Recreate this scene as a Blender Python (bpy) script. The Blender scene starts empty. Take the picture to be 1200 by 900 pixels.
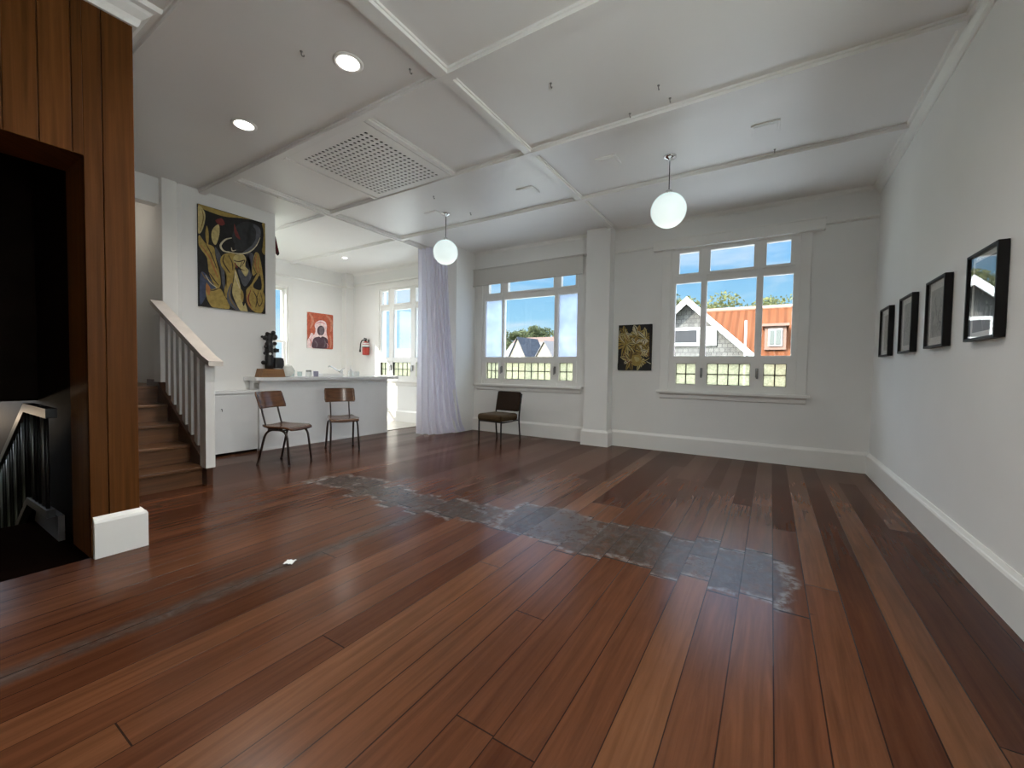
import bpy, bmesh, math, random
from mathutils import Vector, Matrix, Quaternion
PI = math.pi
SC = bpy.context.scene
COL = SC.collection
random.seed(7)

# ------------------------------------------------------------------ materials
MATS = {}
def nodes_of(name):
    m = bpy.data.materials.new(name); m.use_nodes = True
    nt = m.node_tree; nt.nodes.clear()
    out = nt.nodes.new('ShaderNodeOutputMaterial')
    return m, nt, out
def N(nt, t, **kw):
    n = nt.nodes.new(t)
    for k, v in kw.items():
        if k in n.inputs.keys() if hasattr(n.inputs, 'keys') else False: n.inputs[k].default_value = v
        else: setattr(n, k, v)
    return n
def mth(nt, op, a, b=None, c=None, clamp=False):
    n = nt.nodes.new('ShaderNodeMath'); n.operation = op; n.use_clamp = clamp
    for i, v in enumerate((a, b, c)):
        if v is None: continue
        if isinstance(v, (int, float)): n.inputs[i].default_value = v
        else: nt.links.new(v, n.inputs[i])
    return n.outputs[0]
def ramp(nt, fac, stops, interp='LINEAR'):
    n = nt.nodes.new('ShaderNodeValToRGB'); n.color_ramp.interpolation = interp
    el = n.color_ramp.elements
    while len(el) < len(stops): el.new(0.5)
    for e, (p, c) in zip(el, stops):
        e.position = p; e.color = (c[0], c[1], c[2], 1) if len(c) == 3 else c
    nt.links.new(fac, n.inputs[0]); return n.outputs[0]
def mixc(nt, fac, a, b, mode='MIX'):
    n = nt.nodes.new('ShaderNodeMix'); n.data_type = 'RGBA'; n.blend_type = mode
    for i, v in ((0, fac), (6, a), (7, b)):
        if isinstance(v, (int, float)): n.inputs[i].default_value = v
        elif isinstance(v, (tuple, list)): n.inputs[i].default_value = (*v[:3], 1)
        else: nt.links.new(v, n.inputs[i])
    return n.outputs[2]
def noise(nt, vec, scale, detail=3, rough=.5, dist=0):
    n = nt.nodes.new('ShaderNodeTexNoise'); n.inputs['Scale'].default_value = scale
    n.inputs['Detail'].default_value = detail; n.inputs['Roughness'].default_value = rough
    n.inputs['Distortion'].default_value = dist
    if vec is not None: nt.links.new(vec, n.inputs['Vector'])
    return n.outputs[0]
def mapping(nt, vec, scale=(1, 1, 1), loc=(0, 0, 0)):
    n = nt.nodes.new('ShaderNodeMapping'); n.inputs['Scale'].default_value = scale
    n.inputs['Location'].default_value = loc; nt.links.new(vec, n.inputs[0]); return n.outputs[0]
def objco(nt):
    return nt.nodes.new('ShaderNodeTexCoord').outputs['Object']
def geopos(nt):
    return nt.nodes.new('ShaderNodeNewGeometry').outputs['Position']
def sepxyz(nt, v):
    n = nt.nodes.new('ShaderNodeSeparateXYZ'); nt.links.new(v, n.inputs[0]); return n.outputs
def comb(nt, x, y, z):
    n = nt.nodes.new('ShaderNodeCombineXYZ')
    for i, v in enumerate((x, y, z)):
        if isinstance(v, (int, float)): n.inputs[i].default_value = v
        else: nt.links.new(v, n.inputs[i])
    return n.outputs[0]
def bsdf(nt, out, color, rough=.5, spec=.5, metal=0, **kw):
    b = nt.nodes.new('ShaderNodeBsdfPrincipled')
    for k, v in (('Base Color', color), ('Roughness', rough), ('Specular IOR Level', spec), ('Metallic', metal), *kw.items()):
        if isinstance(v, (int, float)): b.inputs[k].default_value = v
        elif isinstance(v, (tuple, list)): b.inputs[k].default_value = (*v[:3], 1)
        else: nt.links.new(v, b.inputs[k])
    nt.links.new(b.outputs[0], out.inputs[0]); return b
def bump(nt, b, h, strength=.2, dist=.01):
    n = nt.nodes.new('ShaderNodeBump'); n.inputs['Strength'].default_value = strength
    n.inputs['Distance'].default_value = dist; nt.links.new(h, n.inputs['Height'])
    nt.links.new(n.outputs[0], b.inputs['Normal'])
def M(name, color, rough=.5, spec=.5, metal=0, var=.06, nscale=6, bmp=0, bscale=60, **kw):
    """painted / plain surface with a little procedural unevenness"""
    if name in MATS: return MATS[name]
    m, nt, out = nodes_of(name)
    p = objco(nt)
    f = noise(nt, p, nscale, 4)
    lo = tuple(c * (1 - var) for c in color); hi = tuple(min(1, c * (1 + var)) for c in color)
    c = ramp(nt, f, [(.3, lo), (.7, hi)])
    b = bsdf(nt, out, c, rough, spec, metal, **kw)
    if bmp: bump(nt, b, noise(nt, p, bscale, 3), bmp, .003)
    MATS[name] = m; return m
def MW(name, dark, light, axis='x', scale=8, rough=.35, spec=.5):
    """wood with grain along an axis"""
    if name in MATS: return MATS[name]
    m, nt, out = nodes_of(name)
    s = {'x': (.06, 1, 1), 'y': (1, .06, 1), 'z': (1, 1, .06)}[axis]
    p = mapping(nt, objco(nt), tuple(scale * k for k in s))
    f = noise(nt, p, 3, 6, .6, .4)
    c = ramp(nt, f, [(.28, dark), (.72, light)])
    b = bsdf(nt, out, c, rough, spec); bump(nt, b, f, .05, .002)
    MATS[name] = m; return m

WALL = M('wall_paint', (.81, .80, .775), .55, .3, var=.02, nscale=1.5, bmp=.05, bscale=90)
TRIM = M('trim_paint', (.82, .805, .77), .32, .5, var=.02, nscale=3)
CEIL = M('ceiling_paint', (.82, .80, .775), .36, .5, var=.02, nscale=1.2, bmp=.03, bscale=2.5)
CAB = M('cabinet_paint', (.80, .80, .79), .35, .5, var=.015)
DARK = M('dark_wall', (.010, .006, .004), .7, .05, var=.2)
BLACKHOLE = M('hole_black', (.01, .009, .008), .9, .1)
METAL_BLK = M('black_metal', (.012, .011, .010), .4, .3)
METAL_BROWN = M('brown_black_tube', (.030, .018, .013), .35, .5)
CHROME = M('chrome', (.75, .75, .74), .15, .5, 1)
STEEL = M('grey_steel', (.30, .30, .29), .35, .5, .9)
BLACK_FRAME = M('black_frame', (.006, .005, .005), .45, .25)
MATBOARD = M('mat_board', (.84, .83, .79), .7, .3, var=.02)
FABRIC_BRN = M('brown_fabric', (.026, .014, .008), .85, .2, var=.25, nscale=70, bmp=.3, bscale=300)
FABRIC_OLV = M('olive_brown_fabric', (.060, .036, .015), .85, .2, var=.25, nscale=70, bmp=.3, bscale=300)
BLIND = M('blind_fabric', (.66, .64, .60), .8, .2, var=.015, nscale=120)
STONE = M('counter_laminate', (.74, .74, .73), .22, .5, var=.03, nscale=40)
TREAD = MW('stair_wood', (.060, .024, .009), (.165, .072, .028), 'y', 8, .35)
STRINGER = MW('stringer_wood', (.045, .016, .007), (.10, .038, .016), 'x', 8, .35)
CHAIRWOOD = MW('chair_plywood', (.060, .024, .010), (.14, .058, .024), 'y', 10, .22)
BLOCKWOOD = MW('block_wood', (.16, .075, .028), (.30, .15, .06), 'y', 10, .5)
SCULPT = M('black_sculpture', (.014, .013, .013), .45, .5, bmp=.5, bscale=60)
RED = M('extinguisher_red', (.42, .035, .02), .3, .5)
WHITE = M('white_label', (.8, .8, .78), .5, .4)
BLACKRUB = M('black_rubber', (.015, .015, .015), .55, .4)
MAROON = M('maroon_cloth', (.10, .012, .016), .8, .2)
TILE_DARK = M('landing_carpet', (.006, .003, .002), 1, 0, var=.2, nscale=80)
CREAM = M('cream_wall', (.62, .52, .38), .6, .3)
BLIND_RAIL = M('blind_rail', (.62, .60, .57), .4, .4)
HANDRAIL = M('handrail_paint', (.62, .56, .50), .35, .5, var=.08, nscale=8)
SHELL = M('shell_white', (.75, .75, .70), .35, .5, var=.12, nscale=20)

def glass_mat(name, tint=(1, 1, 1), ior=1.45):
    m, nt, out = nodes_of(name)
    t = nt.nodes.new('ShaderNodeBsdfTransparent'); t.inputs[0].default_value = (*tint, 1)
    g = nt.nodes.new('ShaderNodeBsdfGlossy'); g.inputs['Roughness'].default_value = .01
    lw = nt.nodes.new('ShaderNodeLayerWeight'); lw.inputs[0].default_value = .5
    r0 = ((ior - 1) / (ior + 1)) ** 2
    f = mth(nt, 'MULTIPLY_ADD', mth(nt, 'POWER', lw.outputs['Facing'], 5), 1 - r0, r0)
    f = mth(nt, 'MULTIPLY', f, mth(nt, 'MULTIPLY_ADD', noise(nt, objco(nt), 2.0, 1), .2, .9), clamp=True)
    mx = nt.nodes.new('ShaderNodeMixShader'); nt.links.new(f, mx.inputs[0])
    nt.links.new(t.outputs[0], mx.inputs[1]); nt.links.new(g.outputs[0], mx.inputs[2])
    nt.links.new(mx.outputs[0], out.inputs[0]); return m
GLASS = glass_mat('window_glass', (.97, .985, .98))
PICGLASS = glass_mat('picture_glass', (1, 1, 1), 1.55)
CUPGLASS = glass_mat('cup_glass', (.86, .9, .9), 1.6)
def obscure(name, col, trans, tcol, nscale):
    m, nt, out = nodes_of(name)
    tr = nt.nodes.new('ShaderNodeBsdfTranslucent')
    f = noise(nt, objco(nt), nscale, 2)
    nt.links.new(ramp(nt, f, [(.35, tuple(c * .75 for c in col)), (.65, col)]), tr.inputs[0])
    tp = nt.nodes.new('ShaderNodeBsdfTransparent'); tp.inputs[0].default_value = (*tcol, 1)
    gl = nt.nodes.new('ShaderNodeBsdfGlossy'); gl.inputs['Roughness'].default_value = .15
    mx = nt.nodes.new('ShaderNodeMixShader'); mx.inputs[0].default_value = trans
    nt.links.new(tr.outputs[0], mx.inputs[1]); nt.links.new(tp.outputs[0], mx.inputs[2])
    m2 = nt.nodes.new('ShaderNodeMixShader'); m2.inputs[0].default_value = .04
    nt.links.new(mx.outputs[0], m2.inputs[1]); nt.links.new(gl.outputs[0], m2.inputs[2])
    nt.links.new(m2.outputs[0], out.inputs[0]); return m
LEADGLASS = obscure('obscure_leaded_glass', (.66, .645, .47), .42, (.88, .86, .72), 45)
FROST = obscure('frosted_glass', (.90, .95, 1), .04, (.97, .98, 1), 30)  # only on the added windows, spreads their daylight
HAZYGLASS = obscure('hazy_glass', (.50, .56, .66), .42, (.97, .98, 1), 3)
def emit(name, col, s):
    m, nt, out = nodes_of(name)
    e = nt.nodes.new('ShaderNodeEmission'); e.inputs[0].default_value = (*col, 1); e.inputs[1].default_value = s
    nt.links.new(e.outputs[0], out.inputs[0]); return m
LAMP = emit('downlight_lens', (1, .97, .9), 14)
def globe_mat():
    m, nt, out = nodes_of('opal_globe')
    b = bsdf(nt, out, (.82, .86, .85), .12, .5)
    z = sepxyz(nt, objco(nt))[2]
    e = ramp(nt, mth(nt, 'MULTIPLY_ADD', z, 2.6, .5), [(0, (.75, .82, .76)), (.22, (.5, .58, .56)), (1, (.40, .50, .51))])
    nt.links.new(e, b.inputs['Emission Color']); b.inputs['Emission Strength'].default_value = .62
    return m
GLOBE = globe_mat()

def floor_mat():
    m, nt, out = nodes_of('floor_boards')
    p = geopos(nt); X, Y, Z = sepxyz(nt, p)
    xs = mth(nt, 'DIVIDE', mth(nt, 'ADD', X, 20.073), .149)
    idx = mth(nt, 'FLOOR', xs); fx = mth(nt, 'FRACT', xs)
    wn = nt.nodes.new('ShaderNodeTexWhiteNoise'); wn.noise_dimensions = '1D'; nt.links.new(idx, wn.inputs['W'])
    r1 = wn.outputs[0]
    ys = mth(nt, 'DIVIDE', mth(nt, 'ADD', mth(nt, 'ADD', Y, 30), mth(nt, 'MULTIPLY', r1, 9)), 3.7)
    iy = mth(nt, 'FLOOR', ys); fy = mth(nt, 'FRACT', ys)
    w2 = nt.nodes.new('ShaderNodeTexWhiteNoise'); w2.noise_dimensions = '2D'
    nt.links.new(comb(nt, idx, iy, 0), w2.inputs['Vector']); r2 = w2.outputs[0]
    gv = comb(nt, mth(nt, 'MULTIPLY', X, 22), mth(nt, 'ADD', mth(nt, 'MULTIPLY', Y, 1.1), mth(nt, 'MULTIPLY', r2, 40)), mth(nt, 'MULTIPLY', r2, 17))
    grain = noise(nt, gv, 1.3, 6, .62, .6)
    blot = noise(nt, p, 1.1, 3)
    base = ramp(nt, r2, [(0, (.066, .022, .010)), (.3, (.084, .029, .013)), (.6, (.100, .036, .016)), (.85, (.118, .044, .0185)), (1, (.140, .056, .023))])
    base = mixc(nt, 1, base, ramp(nt, grain, [(.25, (.62, .58, .55)), (.75, (1.25, 1.25, 1.25))]), 'MULTIPLY')
    base = mixc(nt, 1, base, ramp(nt, blot, [(.3, (.82, .82, .82)), (.7, (1.12, 1.12, 1.12))]), 'MULTIPLY')
    # worn, patched strip where an old partition stood
    edge = noise(nt, p, 3.2, 4, .6); edge2 = noise(nt, p, 14, 4, .7)
    wob = mth(nt, 'MULTIPLY_ADD', edge, .9, -.45)
    def band(v, lo, hi, soft):
        a = nt.nodes.new('ShaderNodeMapRange'); a.interpolation_type = 'SMOOTHSTEP'
        a.inputs[1].default_value = lo - soft; a.inputs[2].default_value = lo + soft; nt.links.new(v, a.inputs[0])
        b = nt.nodes.new('ShaderNodeMapRange'); b.interpolation_type = 'SMOOTHSTEP'
        b.inputs[1].default_value = hi - soft; b.inputs[2].default_value = hi + soft; nt.links.new(v, b.inputs[0])
        return mth(nt, 'SUBTRACT', a.outputs[0], b.outputs[0])
    ploty = mth(nt, 'ADD', Y, mth(nt, 'MULTIPLY', mth(nt, 'SUBTRACT', r1, .5), .16))
    wy = mth(nt, 'ADD', ploty, mth(nt, 'MULTIPLY', wob, .25))
    wornA = mth(nt, 'MULTIPLY', band(wy, 2.44, 3.05, .05), band(mth(nt, 'ADD', X, mth(nt, 'MULTIPLY', wob, .3)), -1.75, .12, .08))
    wornB = mth(nt, 'MULTIPLY', band(wy, 2.40, 2.78, .06), band(X, -3.9, -1.75, .15))
    wornC = mth(nt, 'MULTIPLY', band(mth(nt, 'ADD', X, mth(nt, 'MULTIPLY', wob, .1)), -2.40, -2.28, .03), band(Y, .1, 2.4, .2))
    wornD = mth(nt, 'MULTIPLY', band(wy, 2.35, 2.85, .1), band(X, -5.6, -4.6, .2))
    worn = mth(nt, 'MAXIMUM', mth(nt, 'MAXIMUM', wornA, wornB), mth(nt, 'MAXIMUM', mth(nt, 'MULTIPLY', wornC, .75), mth(nt, 'MULTIPLY', wornD, .6)))
    patchy = ramp(nt, edge2, [(.30, (.25, .25, .25)), (.52, (.95, .95, .95))])
    rim = ramp(nt, mth(nt, 'MAXIMUM', wornA, wornB), [(.12, (0, 0, 0)), (.40, (1, 1, 1)), (.62, (1, 1, 1)), (.90, (0, 0, 0))])
    flake = mth(nt, 'MULTIPLY', rim, ramp(nt, edge2, [(.42, (0, 0, 0)), (.56, (1, 1, 1))]))
    worn = mth(nt, 'MULTIPLY', worn, patchy)
    wcol = ramp(nt, noise(nt, comb(nt, mth(nt, 'MULTIPLY', X, 14), mth(nt, 'MULTIPLY_ADD', r1, 9, mth(nt, 'MULTIPLY', Y, 7)), r2), 1.2, 6, .75, .8), [(.3, (.022, .018, .015)), (.52, (.056, .049, .043)), (.68, (.095, .086, .078)), (.80, (.20, .185, .17))])
    base = mixc(nt, mth(nt, 'MULTIPLY', worn, .85), base, wcol)
    base = mixc(nt, mth(nt, 'MULTIPLY', flake, .55), base, (.24, .23, .22))
    # board seams, butt joints
    dx = mth(nt, 'MINIMUM', fx, mth(nt, 'SUBTRACT', 1, fx))
    wid = mth(nt, 'MULTIPLY_ADD', r1, .014, .008)
    seam = mth(nt, 'LESS_THAN', dx, wid)
    butt = mth(nt, 'LESS_THAN', fy, .0014)
    cut = mth(nt, 'MULTIPLY', mth(nt, 'LESS_THAN', mth(nt, 'ABSOLUTE', mth(nt, 'SUBTRACT', ploty, 2.42)), .006), band(X, -3.6, .2, .02))
    cut2 = mth(nt, 'MULTIPLY', mth(nt, 'LESS_THAN', mth(nt, 'ABSOLUTE', mth(nt, 'SUBTRACT', ploty, 3.06)), .006), band(X, -1.2, .1, .02))
    cut = mth(nt, 'MAXIMUM', cut, cut2)
    gap = mth(nt, 'MAXIMUM', mth(nt, 'MAXIMUM', seam, butt), cut)
    base = mixc(nt, mth(nt, 'MULTIPLY', gap, .85), base, (.012, .007, .005))
    rough = mth(nt, 'ADD', mth(nt, 'MULTIPLY_ADD', noise(nt, p, 2.2, 2), .06, .15), mth(nt, 'MULTIPLY', w2.outputs[0], .07))
    rough = mth(nt, 'ADD', rough, mth(nt, 'MULTIPLY', worn, .04))
    tilt = mth(nt, 'MULTIPLY', mth(nt, 'MULTIPLY', mth(nt, 'SUBTRACT', fx, .5), mth(nt, 'SUBTRACT', r2, .5)), 2.2)
    h = mth(nt, 'SUBTRACT', mth(nt, 'ADD', mth(nt, 'MULTIPLY', grain, .10), mth(nt, 'MULTIPLY', worn, mth(nt, 'MULTIPLY', edge2, 1.2))), mth(nt, 'MULTIPLY', gap, 1))
    h = mth(nt, 'ADD', h, tilt)
    bn = nt.nodes.new('ShaderNodeBump'); bn.inputs['Strength'].default_value = .28; bn.inputs['Distance'].default_value = .004
    nt.links.new(h, bn.inputs['Height'])
    # timber under a thin, partly worn varnish
    df = nt.nodes.new('ShaderNodeBsdfDiffuse'); nt.links.new(base, df.inputs[0]); nt.links.new(bn.outputs[0], df.inputs['Normal'])
    gl = nt.nodes.new('ShaderNodeBsdfGlossy'); nt.links.new(rough, gl.inputs['Roughness']); nt.links.new(bn.outputs[0], gl.inputs['Normal'])
    fr = nt.nodes.new('ShaderNodeFresnel'); fr.inputs[0].default_value = 1.45
    fac = mth(nt, 'MULTIPLY', fr.outputs[0], mth(nt, 'MULTIPLY_ADD', r2, .22, .50), clamp=True)
    mx = nt.nodes.new('ShaderNodeMixShader'); nt.links.new(fac, mx.inputs[0]); nt.links.new(df.outputs[0], mx.inputs[1]); nt.links.new(gl.outputs[0], mx.inputs[2])
    nt.links.new(mx.outputs[0], out.inputs[0])
    return m
FLOOR = floor_mat()

def tile_mat():
    m, nt, out = nodes_of('kitchen_vinyl')
    p = geopos(nt); X, Y, Z = sepxyz(nt, p)
    fx = mth(nt, 'FRACT', mth(nt, 'MULTIPLY', mth(nt, 'ADD', X, 20), 3.2)); fy = mth(nt, 'FRACT', mth(nt, 'MULTIPLY', mth(nt, 'ADD', Y, 20), 3.2))
    g = mth(nt, 'MAXIMUM', mth(nt, 'LESS_THAN', fx, .03), mth(nt, 'LESS_THAN', fy, .03))
    c = mixc(nt, g, ramp(nt, noise(nt, p, 5, 4), [(.3, (.52, .48, .42)), (.7, (.62, .58, .52))]), (.33, .30, .26))
    bsdf(nt, out, c, .3, .5); return m
TILE = tile_mat()

def panel_mat():
    m, nt, out = nodes_of('timber_panelling')
    p = geopos(nt); X, Y, Z = sepxyz(nt, p)
    ys = mth(nt, 'DIVIDE', mth(nt, 'ADD', mth(nt, 'ADD', Y, mth(nt, 'MULTIPLY', X, 1.0)), 20.054), .125)
    idx = mth(nt, 'FLOOR', ys)
    wn = nt.nodes.new('ShaderNodeTexWhiteNoise'); wn.noise_dimensions = '1D'; nt.links.new(idx, wn.inputs['W'])
    g = noise(nt, comb(nt, mth(nt, 'MULTIPLY', ys, 2.5), mth(nt, 'MULTIPLY', Z, .5), mth(nt, 'MULTIPLY', idx, 3.3)), 2, 6, .6, .4)
    c = ramp(nt, g, [(.25, (.062, .021, .006)), (.75, (.140, .052, .014))])
    c = mixc(nt, 1, c, ramp(nt, wn.outputs[0], [(0, (.72, .72, .72)), (1, (1.25, 1.25, 1.25))]), 'MULTIPLY')
    b = bsdf(nt, out, c, .40, .05); bump(nt, b, g, .06, .003)
    return m
PANEL = panel_mat()

def curtain_mat():
    m, nt, out = nodes_of('sheer_curtain')
    f = noise(nt, mapping(nt, objco(nt), (60, 60, 4)), 3, 3)
    c = ramp(nt, f, [(.3, (.80, .79, .89)), (.7, (.88, .87, .95))])
    d = nt.nodes.new('ShaderNodeBsdfDiffuse'); nt.links.new(c, d.inputs[0])
    t = nt.nodes.new('ShaderNodeBsdfTranslucent'); nt.links.new(c, t.inputs[0])
    tp = nt.nodes.new('ShaderNodeBsdfTransparent')
    a = nt.nodes.new('ShaderNodeMixShader'); a.inputs[0].default_value = .45
    nt.links.new(d.outputs[0], a.inputs[1]); nt.links.new(t.outputs[0], a.inputs[2])
    b = nt.nodes.new('ShaderNodeMixShader'); b.inputs[0].default_value = .08
    nt.links.new(a.outputs[0], b.inputs[1]); nt.links.new(tp.outputs[0], b.inputs[2])
    nt.links.new(b.outputs[0], out.inputs[0]); return m
CURTAIN = curtain_mat()

def leaf_mat(name, a, b_):
    m, nt, out = nodes_of(name)
    f = noise(nt, objco(nt), .9, 4)
    c = ramp(nt, f, [(.3, a), (.7, b_)])
    d = nt.nodes.new('ShaderNodeBsdfDiffuse'); nt.links.new(c, d.inputs[0])
    t = nt.nodes.new('ShaderNodeBsdfTranslucent'); nt.links.new(c, t.inputs[0])
    x = nt.nodes.new('ShaderNodeMixShader'); x.inputs[0].default_value = .3
    nt.links.new(d.outputs[0], x.inputs[1]); nt.links.new(t.outputs[0], x.inputs[2])
    nt.links.new(x.outputs[0], out.inputs[0]); return m
def corrug_mat(name, a, b_, pitch, rough=.6, spec=.3):
    m, nt, out = nodes_of(name)
    p = objco(nt); X, Y, Z = sepxyz(nt, p)
    f = noise(nt, mapping(nt, p, (4, .4, .4)), 1.2, 5, .6)
    c = ramp(nt, f, [(.3, a), (.7, b_)])
    w = mth(nt, 'SINE', mth(nt, 'MULTIPLY', X, 2 * PI / pitch))
    b = bsdf(nt, out, c, rough, spec); bump(nt, b, w, .5, pitch * .2); return m
ORANGE = corrug_mat('orange_iron_roof', (.092, .031, .014), (.120, .046, .021), .30, .8, .03)
def shingle_mat(name, a, b_, sx, sz):
    m, nt, out = nodes_of(name)
    n = nt.nodes.new('ShaderNodeTexBrick'); n.inputs['Scale'].default_value = 1
    n.inputs['Color1'].default_value = (*a, 1); n.inputs['Color2'].default_value = (*b_, 1)
    n.inputs['Mortar'].default_value = (*(c * .6 for c in a), 1); n.inputs['Mortar Size'].default_value = .012
    n.inputs['Brick Width'].default_value = sx; n.inputs['Row Height'].default_value = sz
    X, Y, Z = sepxyz(nt, objco(nt))
    nt.links.new(comb(nt, mth(nt, 'ADD', X, mth(nt, 'MULTIPLY', Y, .6)), Z, 0), n.inputs[0])
    bsdf(nt, out, n.outputs[0], .85, .05); return m
SHINGLE = shingle_mat('grey_shingle', (.095, .092, .088), (.14, .135, .127), .18, .16)
SLATE = shingle_mat('blue_slate', (.035, .038, .046), (.055, .060, .072), .5, .35)
PALEWALL = M('pale_plaster', (.19, .165, .135), .8, .2, var=.1, nscale=1)
PALEROOF = M('pale_roof', (.125, .112, .108), .7, .2, var=.08, nscale=.5)
PINKROOF = M('pinkish_roof', (.095, .055, .042), .7, .2, var=.15, nscale=.5)
EXTWHITE = M('white_bargeboard', (.60, .60, .59), .5, .3)
EXTGLASS = M('dark_house_pane', (.03, .03, .033), .4, .15)
GRASS = M('ground_grass', (.11, .12, .065), .95, .1, var=.3, nscale=.15)
BARK = M('bark', (.12, .09, .06), .9, .1)

# ------------------------------------------------------------------ mesh builder
class MB:
    def __init__(s): s.v = []; s.f = []; s.mi = []; s.sm = []
    def add(s, vs, fs, mi=0, smooth=False):
        o = len(s.v); s.v += [tuple(v) for v in vs]
        for f in fs: s.f.append([o + i for i in f]); s.mi.append(mi); s.sm.append(smooth)
        return s
    def box(s, x0, x1, y0, y1, z0, z1, mi=0):
        x0, x1 = sorted((x0, x1)); y0, y1 = sorted((y0, y1)); z0, z1 = sorted((z0, z1))
        v = [(x, y, z) for z in (z0, z1) for y in (y0, y1) for x in (x0, x1)]
        return s.add(v, [(0, 2, 3, 1), (4, 5, 7, 6), (0, 1, 5, 4), (2, 6, 7, 3), (0, 4, 6, 2), (1, 3, 7, 5)], mi)
    def bbox(s, x0, x1, y0, y1, z0, z1, b=.005, mi=0):
        """bevelled box"""
        x0, x1 = sorted((x0, x1)); y0, y1 = sorted((y0, y1)); z0, z1 = sorted((z0, z1))
        b = min(b, (x1 - x0) / 2.1, (y1 - y0) / 2.1, (z1 - z0) / 2.1)
        bm = bmesh.new(); bmesh.ops.create_cube(bm, size=1)
        for v in bm.verts: v.co = Vector(((x0 + x1) / 2 + v.co.x * (x1 - x0), (y0 + y1) / 2 + v.co.y * (y1 - y0), (z0 + z1) / 2 + v.co.z * (z1 - z0)))
        bmesh.ops.bevel(bm, geom=bm.edges[:], offset=b, segments=2, affect='EDGES', profile=.5)
        return s.frombm(bm, mi)
    def frombm(s, bm, mi=0, smooth=False, mat=None):
        bm.verts.index_update()
        s.add([(mat @ v.co) if mat else v.co for v in bm.verts], [[v.index for v in f.verts] for f in bm.faces], mi, smooth)
        bm.free(); return s
    def tube(s, pts, r, n=10, mi=0, caps=True):
        pts = [Vector(p) for p in pts]; rs = r if isinstance(r, (list, tuple)) else [r] * len(pts)
        up = None; rings = []
        for i, p in enumerate(pts):
            t = (pts[min(i + 1, len(pts) - 1)] - pts[max(i - 1, 0)]).normalized()
            if up is None:
                up = t.orthogonal().normalized()
            else:
                up = (up - t * up.dot(t)).normalized()
            w = t.cross(up)
            rings.append([p + (up * math.cos(a) + w * math.sin(a)) * rs[i] for a in [2 * PI * k / n for k in range(n)]])
        v = [q for rg in rings for q in rg]; f = []
        for i in range(len(pts) - 1):
            for k in range(n):
                f.append((i * n + k, i * n + (k + 1) % n, (i + 1) * n + (k + 1) % n, (i + 1) * n + k))
        if caps:
            f.append(tuple(range(n - 1, -1, -1))); f.append(tuple((len(pts) - 1) * n + k for k in range(n)))
        return s.add(v, f, mi, True)
    def lathe(s, prof, c=(0, 0, 0), n=32, mi=0, mat=None, smooth=True):
        """prof: (radius, z) list"""
        v = []; f = []
        for (r, z) in prof:
            for k in range(n):
                a = 2 * PI * k / n
                q = Vector((r * math.cos(a), r * math.sin(a), z))
                if mat: q = mat @ q
                v.append(q + Vector(c))
        for i in range(len(prof) - 1):
            for k in range(n):
                f.append((i * n + k, i * n + (k + 1) % n, (i + 1) * n + (k + 1) % n, (i + 1) * n + k))
        f.append(tuple(range(n - 1, -1, -1))); f.append(tuple((len(prof) - 1) * n + k for k in range(n)))
        return s.add(v, f, mi, smooth)
    def prism(s, poly, axis, a0, a1, mi=0, smooth=False):
        """poly in the two other axes, extruded along axis"""
        n = len(poly)
        def P(q, t):
            return {'x': (t, q[0], q[1]), 'y': (q[0], t, q[1]), 'z': (q[0], q[1], t)}[axis]
        v = [P(q, a0) for q in poly] + [P(q, a1) for q in poly]
        f = [tuple(range(n - 1, -1, -1)), tuple(range(n, 2 * n))] + [(i, (i + 1) % n, n + (i + 1) % n, n + i) for i in range(n)]
        return s.add(v, f, mi, smooth)
    def hexa(s, q, mi=0):
        """eight corners: bottom four then top four"""
        return s.add(q, [(0, 3, 2, 1), (4, 5, 6, 7), (0, 1, 5, 4), (1, 2, 6, 5), (2, 3, 7, 6), (3, 0, 4, 7)], mi)
    def ball(s, c, r, seg=16, mi=0, sc=(1, 1, 1)):
        bm = bmesh.new(); bmesh.ops.create_uvsphere(bm, u_segments=seg, v_segments=max(6, seg // 2), radius=r)
        return s.frombm(bm, mi, True, Matrix.Translation(c) @ Matrix.Diagonal((*sc, 1)))
    def build(s, name, mats, parent=None, fix=True):
        me = bpy.data.meshes.new(name)
        me.from_pydata([tuple(v) for v in s.v], [], s.f)
        mats = mats if isinstance(mats, (list, tuple)) else [mats]
        for m in mats: me.materials.append(m)
        for p, mi, sm in zip(me.polygons, s.mi, s.sm): p.material_index = mi; p.use_smooth = sm
        if fix:
            bm = bmesh.new(); bm.from_mesh(me); bmesh.ops.recalc_face_normals(bm, faces=bm.faces[:]); bm.to_mesh(me); bm.free()
        me.update()
        o = bpy.data.objects.new(name, me); COL.objects.link(o)
        if parent: o.parent = parent
        return o
def tag(o, label, cat, group=None):
    o['label'] = label; o['category'] = cat
    if group: o['group'] = group
    return o
def thing(name, label, cat, loc=(0, 0, 0), rz=0, group=None):
    o = bpy.data.objects.new(name, None); COL.objects.link(o); o.location = loc; o.rotation_euler = (0, 0, rz)
    o.empty_display_size = .1
    return tag(o, label, cat, group)
def struct(o): o['kind'] = 'structure'; return o
def sempty(name, loc=(0, 0, 0)):
    o = bpy.data.objects.new(name, None); COL.objects.link(o); o.location = loc; return struct(o)
def arc(c, r, a0, a1, n=8):
    return [(c[0] + r * math.cos(a0 + (a1 - a0) * i / n), c[1] + r * math.sin(a0 + (a1 - a0) * i / n)) for i in range(n + 1)]
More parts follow.
